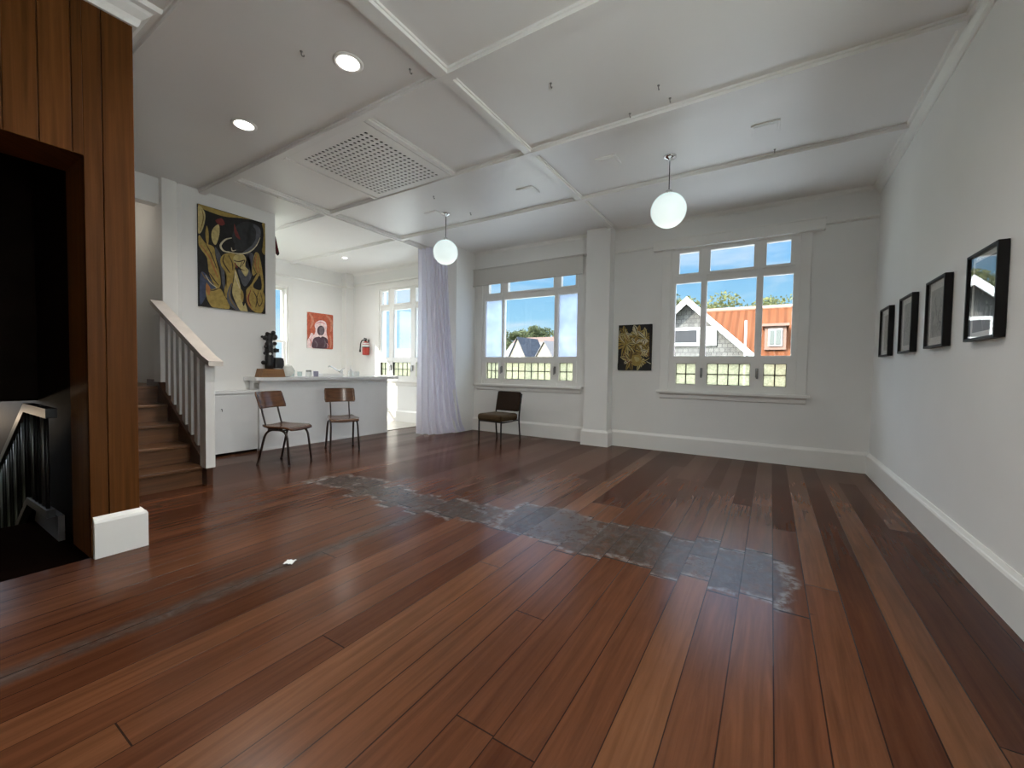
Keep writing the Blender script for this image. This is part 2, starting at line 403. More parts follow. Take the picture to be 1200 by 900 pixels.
def fillet(pts, r, n=6):
    """round the corners of a 3D polyline"""
    pts = [Vector(p) for p in pts]; out = [pts[0]]
    for a, b, c in zip(pts, pts[1:], pts[2:]):
        u = (a - b); w = (c - b); d = min(r, u.length * .49, w.length * .49)
        p, q = b + u.normalized() * d, b + w.normalized() * d
        for i in range(n + 1):
            t = i / n; out.append(p * (1 - t) ** 2 + b * 2 * t * (1 - t) + q * t * t)
    out.append(pts[-1]); return out

H = 3.33          # ceiling
YW = 6.30         # window wall
XR = 1.0          # right wall
XP = -3.36        # panelled wall face
XS = -6.10        # wall carrying the big painting
XK = -8.54        # kitchen end wall
EYE = 1.15

# ------------------------------------------------------------------ shell
def wall_open(axis, a0, a1, z0, z1, t0, t1, holes, name, mat, parent=None):
    """wall along x or y with rectangular openings (a_lo,a_hi,z_lo,z_hi)"""
    A = sorted({a0, a1, *[h[0] for h in holes], *[h[1] for h in holes]})
    Zs = sorted({z0, z1, *[h[2] for h in holes], *[h[3] for h in holes]})
    mb = MB()
    for i in range(len(A) - 1):
        j = 0
        while j < len(Zs) - 1:
            ca = (A[i] + A[i + 1]) / 2
            def solid(k):
                cz = (Zs[k] + Zs[k + 1]) / 2
                return not any(h[0] < ca < h[1] and h[2] < cz < h[3] for h in holes)
            if not solid(j): j += 1; continue
            k = j
            while k + 1 < len(Zs) - 1 and solid(k + 1): k += 1
            if axis == 'x': mb.box(A[i], A[i + 1], t0, t1, Zs[j], Zs[k + 1])
            else: mb.box(t0, t1, A[i], A[i + 1], Zs[j], Zs[k + 1])
            j = k + 1
    return struct(mb.build(name, mat, parent))

# openings in the window wall: x0,x1,z0,z1
W1 = (-1.275, .275, .90, 2.90); W2 = (-4.625, -2.645, .90, 2.90); W3 = (-7.48, -5.95, .90, 2.90)
WK = (3.45, 4.84, 1.10, 2.81)     # kitchen end window (along y)
NW = []
WL = (-3.9, -.90, .15, 3.2)    # frosted window added in the panelled wall, unseen, to light the right wall
WK2 = (2.25, 3.25, 1.10, 2.81)    # second kitchen end window, frosted, added out of sight to brighten the kitchen
wall_open('x', XK - .2, XR + .2, -.2, H + .1, YW, YW + .2, [W1, W2, W3], 'wall_far', WALL)
WRB2 = (-.30, 2.35, .70, 3.1)  # unseen window added to light the painting wall and counter
wall_open('y', -4.2, YW, -.2, H + .1, XR, XR + .2, [WRB2], 'wall_right', WALL)
wall_open('x', XP - .38, XR, -.2, H + .1, -4.2, -4.0, NW, 'wall_near', WALL)
wall_open('y', 1.97, YW, -.2, H + .1, XK - .2, XK, [WK, WK2], 'wall_kitchen', WALL)
mb = MB(); mb.box(XK, XS - .2, 1.97, 2.10, -.2, H); struct(mb.build('wall_partition', WALL))
mb = MB()
mb.box(XS - .2, XS, 2.15, 3.27, -.2, H)
mb.prism([(XS - .2, 2.10), (XS - .03, 2.10), (XS, 2.15), (XS - .2, 2.15)], 'z', -.2, H)
struct(mb.build('wall_stairs', WALL))
mb = MB(); mb.bbox(XS - .22, XS + .035, 1.95, 2.098, .90, H - .002, .008); struct(mb.build('trim_1', TRIM))
mb = MB(); mb.box(XS - .2, XS - .05, .95, 1.95, 3.03, H); struct(mb.build('wall_header', WALL))
mb = MB(); mb.box(-7.5, -7.4, .95, 1.97, .8, H); struct(mb.build('wall_landing', WALL))
# panelled wall: boards with fine gaps around the doorway
mb = MB()
for a, b, c, d in ((-4, WL[0], 0, H), (WL[1], -.6, 0, H), (WL[0], WL[1], 0, WL[2]), (WL[0], WL[1], WL[3], H)): mb.box(XP - .375, XP - .015, a, b, c, d)
mb.box(XP - .375, XP - .015, .735, .94, 0, H); mb.box(XP - .375, XP - .015, -.6, .735, 2.345, H)
y = .931
k = 0
while y > -4:
    y0 = y - .125; z0 = 0
    ya, yb = y0 + .0035, y
    if k == 0: yb = .95
    if ya < .727 and yb > -.6:
        if yb > .727: mb.bbox(XP - .03, XP, .727, yb, 0, H, .003); mb.bbox(XP - .03, XP, ya, .727, 2.336, H, .003)
        elif ya < -.6: mb.bbox(XP - .03, XP, ya, -.6, 0, H, .003); mb.bbox(XP - .03, XP, -.6, yb, 2.336, H, .003)
        else: mb.bbox(XP - .03, XP, ya, yb, 2.336, H, .003)
    elif WL[0] - .1 < ya < WL[1]: mb.bbox(XP - .03, XP, ya, yb, 0, WL[2], .003); mb.bbox(XP - .03, XP, ya, yb, WL[3], H, .003)
    else: mb.bbox(XP - .03, XP, ya, yb, 0, H, .003)
    y = y0; k += 1
for i in range(3):   # boards on the end of the wall
    mb.bbox(XP - .375 + i * .125, XP - .375 + i * .125 + .1215, .925, .95, 0, H, .003)
# reveal linings of the doorway
mb.box(XP - .375, XP - .004, .727, .745, 0, 2.336); mb.box(XP - .375, XP - .004, -.6, .745, 2.336, 2.352); mb.box(XP - .375, XP - .004, -.615, -.6, 0, 2.336)
struct(mb.build('wall_left', PANEL))
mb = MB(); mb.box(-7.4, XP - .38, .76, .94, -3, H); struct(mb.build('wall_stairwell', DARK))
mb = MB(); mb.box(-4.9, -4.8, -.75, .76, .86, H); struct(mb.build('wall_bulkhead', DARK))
mb = MB(); mb.box(XP - .40, XP - .36, -.85, .94, -3.1, -.2); mb.box(-7.5, XP - .36, -.87, -.85, -3.1, -.2); mb.box(-7.4, XP - .36, .94, .96, -3.1, -.2); struct(mb.build('wall_underfloor', DARK))  # unseen walls added to stop outside light leaking into the stairwell
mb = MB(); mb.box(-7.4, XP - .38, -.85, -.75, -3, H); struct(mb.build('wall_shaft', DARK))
mb = MB(); mb.box(-7.5, -7.4, -.85, .94, -3, .80); struct(mb.build('wall_cream', CREAM))
mb = MB(); mb.box(XK - .2, XR + .2, -4.2, YW + .2, H, H + .12); struct(mb.build('ceiling', CEIL))
mb = MB()
mb.box(-5.95, XR, .76, YW, -.2, 0); mb.box(XP - .02, XR, -4.2, .76, -.2, 0)
struct(mb.build('floor', FLOOR))
mb = MB(); mb.box(XK, -5.95, 2.1, YW, -.2, .002); struct(mb.build('floor_kitchen', TILE))
mb = MB(); mb.box(-5.962, -5.935, 5.12, YW, -.05, .006); struct(mb.build('trim_2', STRINGER))
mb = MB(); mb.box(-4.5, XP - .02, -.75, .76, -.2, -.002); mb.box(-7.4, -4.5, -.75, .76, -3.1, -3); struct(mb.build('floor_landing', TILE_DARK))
mb = MB(); mb.box(-7.4, -5.70, .95, 1.97, .80, .915); struct(mb.build('floor_upper', TREAD))
# nib wall beside the curtain and the pier between the windows
mb = MB(); mb.box(-5.45, -4.80, 5.75, YW, 0, H); struct(mb.build('wall_nib', WALL))
mb = MB(); mb.bbox(-2.48, -2.10, 6.085, YW, 0, H, .004); struct(mb.build('wall_pier', WALL))
mb = MB(); mb.bbox(XK, XK + .17, 6.10, YW, 0, H, .004); struct(mb.build('wall_corner', WALL))

# ------------------------------------------------------------------ skirtings, cornices, battens, rails
def sweep(mb, path, prof):
    """profile (offset to the left of travel, z) swept along a 2D path with mitred corners"""
    P = [Vector(p) for p in path]; n = len(prof); v = []; f = []
    for i, p in enumerate(P):
        d0 = (p - P[i - 1]).normalized() if i else (P[1] - p).normalized()
        d1 = (P[i + 1] - p).normalized() if i < len(P) - 1 else d0
        n0 = Vector((-d0.y, d0.x)); n1 = Vector((-d1.y, d1.x)); m = (n0 + n1).normalized(); m = m / max(.2, m.dot(n0))
        for a, z in prof: v.append((p.x + m.x * a, p.y + m.y * a, z))
    for i in range(len(P) - 1):
        for k in range(n): f.append((i * n + k, i * n + (k + 1) % n, (i + 1) * n + (k + 1) % n, (i + 1) * n + k))
    f.append(tuple(range(n))); f.append(tuple((len(P) - 1) * n + k for k in range(n)))
    return mb.add(v, f)
CORN = [(.0, -.085), (.012, -.085), (.018, -.072), (.022, -.055), (.045, -.032), (.052, -.022), (.072, -.017), (.080, 0), (0, 0)]
BH = .245
def skirt_prof(t=.03): return [(0, 0), (t, 0), (t, BH - .035), (t - .006, BH - .022), (t - .012, BH - .018), (.008, BH), (0, BH)]
def skirt_x(name, x0, x1, yface):
    MB().prism([(yface - a, z) for a, z in skirt_prof()], 'x', x0, x1).build(name, TRIM)['kind'] = 'structure'
def skirt_y(name, y0, y1, xface, sgn):
    MB().prism([(xface + sgn * a, z) for a, z in skirt_prof()], 'y', y0, y1).build(name, TRIM)['kind'] = 'structure'
skirt_y('baseboard_right', -4.0, YW - .03, XR, -1)
skirt_x('baseboard_far', -2.07, XR, YW)
skirt_x('baseboard_window', -4.80, -2.51, YW)
skirt_x('baseboard_kitchen', XK + .17, -5.45, YW)
mb = MB(); sweep(mb, [(-2.10, YW), (-2.10, 6.085), (-2.48, 6.085), (-2.48, YW)], [(a + .0, z) for a, z in skirt_prof()])
struct(mb.build('baseboard_pier', TRIM))
mb = MB(); sweep(mb, [(XP - .37, .95), (XP, .95), (XP, .735)], skirt_prof(.032))
struct(mb.build('baseboard_left', TRIM))
def corn_prof(s=1.0): return [(0, 0), (.012, 0), (.018, .012), (.022, .030), (.045, .052), (.052, .062), (.075, .068), (.082, .085), (0, .085)], s
def cornice(mb, axis, face, sgn, a0, a1, s=1.0):
    p = [(.0, -.085), (.012, -.085), (.018, -.072), (.022, -.055), (.045, -.032), (.052, -.022), (.072, -.017), (.080, 0), (0, 0)]
    mb.prism([(face + sgn * a * s, H + z * s) for a, z in p], axis, a0, a1)
mb = MB(); cornice(mb, 'y', XR, -1, -4, YW, 1.0); struct(mb.build('trim_3', TRIM))
mb = MB(); cornice(mb, 'x', YW, -1, -4.80, -2.48, .55); cornice(mb, 'x', YW, -1, -2.10, XR - .07, .55); cornice(mb, 'x', YW, -1, XK + .17, -5.45, .55)
struct(mb.build('trim_4', TRIM))
mb = MB(); sweep(mb, [(XP - .4, .95), (XP, .95), (XP, -4)], [(a * 1.5, H + z * 1.5) for a, z in CORN])
struct(mb.build('trim_5', TRIM))
n_trim = [6]
def trim(mb, mat=TRIM):
    o = struct(mb.build('trim_%d' % n_trim[0], mat)); n_trim[0] += 1; return o
def batten_prof(c, w=.10, d=.032):
    return [(c - w / 2, H), (c - w / 2, H - d * .40), (c - w / 2 + .010, H - d * .45), (c - w / 2 + .012, H - d), (c + w / 2 - .012, H - d), (c + w / 2 - .010, H - d * .45), (c + w / 2, H - d * .40), (c + w / 2, H)]
for yb, x0 in ((1.11, XS - .05), (2.37, XS), (3.63, XK), (4.92, XK), (-.15, XP + .08), (-1.41, XP + .08), (-2.67, XP + .08)):
    mb = MB(); mb.prism(batten_prof(yb, .095, .042), 'x', x0, XR - .06); trim(mb, CEIL)
mb = MB()
mb.prism(batten_prof(-2.11, .13, .040), 'y', -4, 2.37); mb.prism(batten_prof(-2.11, .10, .036), 'y', 2.37, 6.085); trim(mb)
mb = MB(); mb.prism(batten_prof(-5.385, .055, .040), 'y', 2.40, 5.75); mb.prism(batten_prof(-5.305, .055, .045), 'y', 2.40, 5.75); trim(mb)
mb = MB(); mb.prism(batten_prof(-4.335, .07, .034), 'y', 2.42, 3.58); trim(mb, CEIL)
mb = MB(); mb.prism(batten_prof(-3.05, .07, .034), 'y', 2.42, 3.58); trim(mb, CEIL)
def rail_x(x0, x1, z=2.985):
    mb = MB(); mb.prism([(YW, z - .022), (YW - .016, z - .018), (YW - .026, z), (YW - .022, z + .014), (YW, z + .018)], 'x', x0, x1); return mb
trim(rail_x(-2.10, -1.505)); trim(rail_x(.495, XR)); trim(rail_x(-4.80, -2.48, 3.03))
mb = rail_x(XK + .17, -5.45, 3.07)
mb.prism([(YW, 3.03), (YW - .05, 3.03), (YW - .06, 3.06), (YW, 3.07)], 'x', -7.95, -5.45); trim(mb)
mb = MB(); mb.prism([(XK, 3.0), (XK + .016, 3.004), (XK + .028, 3.022), (XK + .022, 3.04), (XK, 3.045)], 'y', 2.1, 6.10); trim(mb)
mb = MB(); mb.prism([(YW, 3.0), (6.10, 3.0), (6.075, 3.02), (6.08, 3.04), (YW, 3.045)], 'x', XK, XK + .20); trim(mb)
mb = MB(); mb.bbox(-1.51, .50, YW - .085, YW, 2.90, 3.04, .004); mb.bbox(-1.515, .505, YW - .095, YW, 3.025, 3.045, .003); trim(mb)   # pelmet over the right window

# ------------------------------------------------------------------ windows
def panefill(mb, x0, x1, z0, z1, y, t=.006): mb.box(x0, x1, y - t / 2, y + t / 2, z0, z1)
def window(n, W, cols_top, cols_main, cols_lead, leadcount, casing, sill, main_mats, latch_x):
    x0, x1, z0, z1 = W
    root = sempty('window_%d' % n, ((x0 + x1) / 2, YW + .03, z0))
    L = Matrix.Translation(-Vector(root.location))
    def part(mb, nm, mt, par=root):
        mb.v = [tuple(L @ Vector(v)) for v in mb.v] if par is root else [tuple(L @ Vector(v)) for v in mb.v]
        return mb.build(nm, mt, par)
    rows = [(.985, 1.28, cols_lead), (1.385, 2.42, cols_main), (2.55, 2.84, cols_top)]
    fb = MB(); ya, yb = YW + .0, YW + .09
    zs = [z0, .955, 1.325, 2.47, z1]
    # horizontal rails
    fb.box(x0, x1, ya, yb, z0, .965); fb.box(x0, x1, ya - .006, yb, 1.295, 1.375); fb.box(x0, x1, ya, yb, 2.43, 2.535); fb.box(x0, x1, ya, yb, 2.86, z1)
    # mullions, full height
    m = [x0] + [cols_main[0][1], cols_main[1][0], cols_main[1][1], cols_main[2][0]] + [x1]
    fb.box(x0 + .001, cols_main[0][0] - .012, ya - .004, yb + .002, z0 + .001, z1 - .001); fb.box(m[1] + .012, m[2] - .012, ya - .008, yb + .004, z0 + .001, z1 - .001)
    fb.box(m[3] + .012, m[4] - .012, ya - .008, yb + .004, z0 + .001, z1 - .001); fb.box(cols_main[2][1] + .012, x1 - .001, ya - .004, yb + .002, z0 + .001, z1 - .001)
    part(fb, 'frame', TRIM)
    lims = [(x0 + .01, m[1] + .02), (m[2] - .02, m[3] + .02), (m[4] - .02, x1 - .01)]
    for ri, (za, zb, cols) in enumerate(rows):
        for ci, (a, b) in enumerate(cols):
            sb = MB()
            if ri == 1: ea, eb, ec, ed, yf, ybk = a - .03, b + .03, za - .03, zb + .03, YW + .012, YW + .07
            else:
                ea, eb = (cols_main[ci][0] - .012, cols_main[ci][1] + .012)
                ec, ed = (za - .028, zb + .03) if ri == 0 else (za - .03, zb + .025)
                yf, ybk = YW - .012, YW + .06
            sb.box(ea, a, yf, ybk, ec, ed); sb.box(b, eb, yf, ybk, ec, ed)
            sb.box(a, b, yf, ybk, ec, za); sb.box(a, b, yf, ybk, zb, ed)
            if ri == 2: sb.box(ea, eb, yf - .016, yf, ec - .006, ec + .010)
            s = part(sb, 'sash', TRIM)
            pb = MB(); panefill(pb, a - .004, b + .004, za - .004, zb + .004, YW + .04)
            part(pb, 'obscure_pane' if ri == 0 else 'pane', LEADGLASS if ri == 0 else (main_mats[ci] if ri == 1 else GLASS), s)
            if ri == 0:
                nx, nz = leadcount[ci]; cb = MB()
                for i in range(0, nx + 1):
                    x = a + (b - a) * i / nx; w = .0055
                    cb.box(x - w, x + w, YW + .030, YW + .050, za, zb)
                for i in range(0, nz + 1):
                    z = za + (zb - za) * i / nz; cb.box(a, b, YW + .030, YW + .050, z - .0055, z + .0055)
                part(cb, 'lead_came', METAL_BLK, s)
    for lx in latch_x:
        lb = MB(); lb.bbox(lx - .016, lx + .016, YW - .030, YW - .008, 1.10, 1.22, .005); lb.tube([(lx, YW - .03, 1.20), (lx, YW - .06, 1.19), (lx + .005, YW - .062, 1.10)], .008, 8); lb.ball((lx + .005, YW - .06, 1.095), .014, 10)
        part(lb, 'latch', STEEL)
    cb = MB(); ca, cb_ = casing
    cb.bbox(ca, x0 + .012, YW - .022, YW, .89, z1 + .0, .004); cb.bbox(x1 - .012, cb_, YW - .022, YW, .89, z1, .004); cb.bbox(ca, cb_, YW - .022, YW, z1 - .012, z1 + .09, .004)
    part(cb, 'casing', TRIM)
    sb = MB(); sb.bbox(sill[0], sill[1], YW - .085, YW + .01, .855, .892, .006); sb.prism([(YW, .775), (YW - .028, .785), (YW - .034, .83), (YW - .05, .855), (YW, .855)], 'x', sill[0] + .04, sill[1] - .04)
    part(sb, 'sill', TRIM)
    return root
window(1, W1, [(-1.156, -.90), (-.756, -.237), (-.097, .163)], [(-1.20, -.865), (-.79, -.20), (-.123, .20)], [(-1.168, -.905), (-.76, -.238), (-.087, .163)],
       [(2, 2), (4, 2), (2, 2)], (-1.385, .375), (-1.42, .412), [GLASS] * 3, [-.828, -.162])
window(2, W2, [(-4.47, -4.215), (-4.05, -3.145), (-3.0, -2.745)], [(-4.55, -4.19), (-4.135, -3.13), (-3.045, -2.715)], [(-4.515, -4.242), (-4.098, -3.176), (-3.02, -2.768)],
       [(3, 2), (7, 2), (2, 2)], (-4.73, -2.535), (-4.77, -2.58), [HAZYGLASS, GLASS, HAZYGLASS], [-4.165, -3.09])
window(3, W3, [(-7.385, -7.17), (-6.99, -6.51), (-6.34, -6.06)], [(-7.41, -7.155), (-7.01, -6.495), (-6.35, -6.03)], [(-7.43, -7.20), (-7.04, -6.493), (-6.33, -6.06)],
       [(2, 2), (4, 2), (2, 2)], (-7.585, -5.85), (-7.62, -5.80), [GLASS] * 3, [-7.08, -6.42])
def sash_window(n, axis, W, plane, sgn, glass, inward):
    """plain double-hung window in a y-running (axis y) or x-running wall; sgn = outward"""
    a0, a1, z0, z1 = W
    root = sempty('window_%d' % n)
    def bx(mb, a, b, t0, t1, c, d, bev=None):
        t0, t1 = plane + sgn * t0, plane + sgn * t1
        if axis == 'y': mb.box(t0, t1, a, b, c, d)
        else: mb.box(a, b, t0, t1, c, d)
    zm = z0 + (z1 - z0) * .335
    fb = MB(); bx(fb, a0, a0 + .04, 0, .15, z0, z1); bx(fb, a1 - .04, a1, 0, .15, z0, z1); bx(fb, a0 + .04, a1 - .04, 0, .15, z1 - .04, z1); bx(fb, a0 + .04, a1 - .04, 0, .15, z0, z0 + .04)
    fb.build('frame', TRIM, root)
    for (za, zb, t) in ((z0 + .04, zm + .02, .04), (zm - .02, z1 - .04, .085)):
        sb = MB(); A, B = a0 + .04, a1 - .04
        bx(sb, A, A + .05, t, t + .04, za, zb); bx(sb, B - .05, B, t, t + .04, za, zb); bx(sb, A + .05, B - .05, t, t + .04, za, za + .045); bx(sb, A + .05, B - .05, t, t + .04, zb - .045, zb)
        s = sb.build('sash', TRIM, root)
        pb = MB(); bx(pb, A + .048, B - .048, t + .017, t + .023, za + .043, zb - .043); pb.build('pane', GLASS, s)
        if glass is not GLASS:
            qb = MB(); tt = plane + sgn * (t + .025); aa, bb, cc, dd_ = A + .048, B - .048, za + .043, zb - .043
            qb.add([(tt, aa, cc), (tt, bb, cc), (tt, bb, dd_), (tt, aa, dd_)] if axis == 'y' else [(aa, tt, cc), (bb, tt, cc), (bb, tt, dd_), (aa, tt, dd_)], [(0, 1, 2, 3)]); qb.build('frosted_film', glass, s)
    cb = MB()
    bx(cb, a0 - .09, a0, -.02, 0, z0 - .02, z1 + .09); bx(cb, a1, a1 + .09, -.02, 0, z0 - .02, z1 + .09); bx(cb, a0, a1, -.02, 0, z1, z1 + .09)
    cb.build('casing', TRIM, root)
    sb = MB(); bx(sb, a0 - .12, a1 + .12, -.07, .0, z0 - .05, z0 - .015); bx(sb, a0 - .09, a1 + .09, -.02, 0, z0 - .12, z0 - .05); sb.build('sill', TRIM, root)
sash_window(4, 'y', WK, XK, -1, GLASS, 1)
sash_window(7, 'y', WL, XP, -1, FROST, 1)  # added window behind the camera, fill daylight
sash_window(5, 'y', WRB2, XR, 1, GLASS, 1)  # added window beside the camera, fill daylight
sash_window(6, 'y', WK2, XK, -1, FROST, 1)  # added kitchen window, fill daylight

# roller blind half-drawn over the middle window
t = thing('roller_blind', 'off-white roller blind pulled partly down over the middle window above the brown armless chair', 'blind', (-3.77, YW - .06, 2.70))
mb = MB(); mb.box(-1.155, 1.165, -.001, .001, .022, .30); mb.build('blind_fabric', BLIND, t)
mb = MB(); mb.bbox(-1.155, 1.165, -.009, .009, 0, .024, .006); mb.build('bottom_rail', BLIND_RAIL, t)
mb = MB(); mb.tube([(-1.165, .012, .305), (1.175, .012, .305)], .020, 14); mb.build('roller', BLIND_RAIL, t)

# ------------------------------------------------------------------ ceiling vent with real holes
t = thing('ceiling_vent', 'large white perforated ceiling vent panel between the battens', 'vent', (-3.69, 3.02, H - .03))
def perforated(w, d, nx, ny, r, th):
    mb = MB(); cx, cy = w / nx, d / ny
    for i in range(nx):
        for j in range(ny):
            x, y = -w / 2 + (i + .5) * cx, -d / 2 + (j + .5) * cy
            o = [(x + cx / 2 * a, y + cy / 2 * b) for a, b in ((1, 0), (1, 1), (0, 1), (-1, 1), (-1, 0), (-1, -1), (0, -1), (1, -1))]
            q = [(x + r * math.cos(k * PI / 4), y + r * math.sin(k * PI / 4)) for k in range(8)]
            v = [(*p, 0) for p in o] + [(*p, 0) for p in q] + [(*p, th) for p in q]
            f = [(k, 8 + k, 8 + (k + 1) % 8, (k + 1) % 8) for k in range(8)] + [(8 + k, 16 + k, 16 + (k + 1) % 8, 8 + (k + 1) % 8) for k in range(8)]
            mb.add(v, f)
    return mb
mb = perforated(1.0, 1.0, 17, 17, .0195, .008); mb.build('perforated_plate', CEIL, t, fix=False)
mb = MB(); mb.box(-.52, .52, -.52, .52, .014, .020); mb.build('backing', BLACKHOLE, t)
mb = MB()
for a, b, c, d in ((-.60, -.5, -.60, .56), (.5, .60, -.60, .56), (-.5, .5, -.60, -.5), (-.5, .5, .5, .56)): mb.box(a, b, c, d, .0, .029)
mb.build('border', CEIL, t)

# ------------------------------------------------------------------ downlights, globes, hooks, patches
def downlight(x, y, label, power, r=.075):
    t = thing('downlight', label, 'ceiling light', (x, y, H), 0, 'recessed ceiling downlights')
    mb = MB(); mb.lathe([(r + .028, 0), (r + .028, -.004), (r + .018, -.010), (r, -.008), (r, 0)], n=32); mb.build('trim_ring', TRIM, t)
    mb = MB(); mb.lathe([(r * .98, -.001), (r * .98, -.005), (r * .5, -.009), (.001, -.010)], n=32); mb.build('lens', LAMP, t)
    l = bpy.data.lights.new('downlight_beam', 'SPOT'); l.energy = power; l.color = (1, .96, .91); l.spot_size = R(165); l.spot_blend = .9; l.shadow_soft_size = .06
    o = bpy.data.objects.new('downlight_beam', l); COL.objects.link(o); o.location = (x, y, H - .03)
def R(d): return math.radians(d)
downlight(-2.631, 1.929, 'bright recessed downlight in the ceiling nearest the camera, right of the other', 55)
downlight(-4.107, 1.928, 'bright recessed downlight in the ceiling above the stairs, left of the other', 55)
downlight(-1.155, 1.928, 'added fill downlight in the ceiling row just above the view', 60)  # extra lamp out of view, put in for the right wall
downlight(-7.253, 5.248, 'tiny dim recessed downlight in the kitchen ceiling beyond the counter', 22, .045)
downlight(-7.25, 3.3, 'added kitchen fill downlight hidden behind the painting wall', 45)  # extra unseen lamp that brightens the kitchen

def globe(x, y, label, rad=.172, drop=.54):
    t = thing('globe_pendant', label, 'pendant light', (x, y, H), 0, 'white globe pendants')
    mb = MB(); mb.lathe([(.062, 0), (.062, -.010), (.048, -.022), (.018, -.032), (.012, -.045), (.001, -.046)], n=28); mb.build('ceiling_rose', CHROME, t)
    mb = MB(); mb.tube([(0, 0, -.04), (0, 0, -(drop - rad) + .02)], .0045, 8); mb.build('cord', METAL_BLK, t)
    mb = MB(); mb.lathe([(.022, 0), (.03, -.006), (.03, -.03), (.026, -.036)], (0, 0, -(drop - rad) + .032), 20); mb.build('holder', CHROME, t)
    g = MB(); g.ball((0, 0, 0), rad, 40); s = g.build('globe', GLOBE, t); s.location = (0, 0, -drop)
globe(-.934, 4.43, 'white opal globe pendant hanging nearer the right window')
globe(-3.935, 4.47, 'white opal globe pendant hanging in front of the curtain')

hk = [(-2.821, 1.695, 'beside the nearer downlight'), (-2.299, 2.205, 'next to the crossing of two ceiling battens'), (-1.485, 2.862, 'alone in the large panel right of the long batten'),
      (-.794, 3.301, 'furthest from the batten of three before the right globe'), (-1.08, 3.533, 'left of the three before the right globe'), (-.75, 3.50, 'right of the three before the right globe'),
      (-3.687, 3.95, 'between the perforated vent and the left globe'), (-3.62, 4.62, 'just right of the left globe fitting'), (-.038, 4.802, 'near the batten right of the right globe')]
for x, y, w in hk:
    mb = MB(); mb.lathe([(.010, 0), (.010, -.003), (.004, -.005), (.004, -.016)], (0, 0, 0), 10)
    mb.tube([(0, 0, -.015)] + [(0, a, b) for a, b in arc((.010, -.018), .010, PI, 2.1 * PI, 8)], .0035, 8)
    o = mb.build('ceiling_hook', STEEL); o.location = (x, y, H); tag(o, 'small metal ceiling hook ' + w, 'hook', 'ceiling hooks')
pt = [(-2.57, 4.40, 'left of the long batten near the left globe'), (-1.50, 4.20, 'between the long batten and the right globe'), (-.11, 4.35, 'right of the right globe'), (-4.08, 4.40, 'beside the left globe fitting')]
for x, y, w in pt:
    mb = MB(); mb.bbox(-.11, .11, -.10, .10, -.014, 0, .002); mb.bbox(-.09, .09, -.08, .08, -.018, -.012, .002)
    o = mb.build('ceiling_cover', CEIL); o.location = (x, y, H); tag(o, 'thin white ceiling cover plate ' + w, 'cover plate', 'ceiling cover plates')

# ------------------------------------------------------------------ flat artworks: layered painted shapes
def quad_map(TL, TR, BR, BL):
    """inverse bilinear from crop pixels to u,v"""
    def f(px, py):
        u = v = .5
        for _ in range(25):
            x = (1 - u) * (1 - v) * TL[0] + u * (1 - v) * TR[0] + u * v * BR[0] + (1 - u) * v * BL[0]
            y = (1 - u) * (1 - v) * TL[1] + u * (1 - v) * TR[1] + u * v * BR[1] + (1 - u) * v * BL[1]
            dxu = (1 - v) * (TR[0] - TL[0]) + v * (BR[0] - BL[0]); dxv = (1 - u) * (BL[0] - TL[0]) + u * (BR[0] - TR[0])
            dyu = (1 - v) * (TR[1] - TL[1]) + v * (BR[1] - BL[1]); dyv = (1 - u) * (BL[1] - TL[1]) + u * (BR[1] - TR[1])
            D = dxu * dyv - dxv * dyu; ex, ey = px - x, py - y
            u += (ex * dyv - ey * dxv) / D; v += (ey * dxu - ex * dyu) / D
        return max(0, min(1, u)), max(0, min(1, v))
    return f
def smooth_closed(pts, n=5):
    out = []; L = len(pts)
    for i in range(L):
        p0, p1, p2, p3 = pts[i - 1], pts[i], pts[(i + 1) % L], pts[(i + 2) % L]
        for k in range(n):
            t = k / n
            out.append(tuple(.5 * (2 * p1[j] + (p2[j] - p0[j]) * t + (2 * p0[j] - 5 * p1[j] + 4 * p2[j] - p3[j]) * t * t + (3 * p1[j] - p0[j] - 3 * p2[j] + p3[j]) * t ** 3) for j in (0, 1)))
    return out
def smooth_open(pts, n=6):
    if len(pts) < 3: return pts
    P = [pts[0]] + pts + [pts[-1]]; out = []
    for i in range(1, len(P) - 2):
        p0, p1, p2, p3 = P[i - 1], P[i], P[i + 1], P[i + 2]
        for k in range(n):
            t = k / n
            out.append(tuple(.5 * (2 * p1[j] + (p2[j] - p0[j]) * t + (2 * p0[j] - 5 * p1[j] + 4 * p2[j] - p3[j]) * t * t + (3 * p1[j] - p0[j] - 3 * p2[j] + p3[j]) * t ** 3) for j in (0, 1)))
    out.append(pts[-1]); return out
def stroke(pts, w):
    pts = smooth_open(pts); L = []; Rr = []
    for i, p in enumerate(pts):
        a, b = pts[max(0, i - 1)], pts[min(len(pts) - 1, i + 1)]
        d = math.hypot(b[0] - a[0], b[1] - a[1]) or 1
        nx, ny = -(b[1] - a[1]) / d, (b[0] - a[0]) / d
        ww = w / 2 * (.35 + .65 * math.sin(PI * (i + .5) / len(pts)))
        L.append((p[0] + nx * ww, p[1] + ny * ww)); Rr.append((p[0] - nx * ww, p[1] - ny * ww))
    return L, Rr
PCOL = {}
def paint(name, c):
    if name not in PCOL:
        PCOL[name] = M('paint_' + name, c, .55, .3, var=.22, nscale=25)
    return PCOL[name]
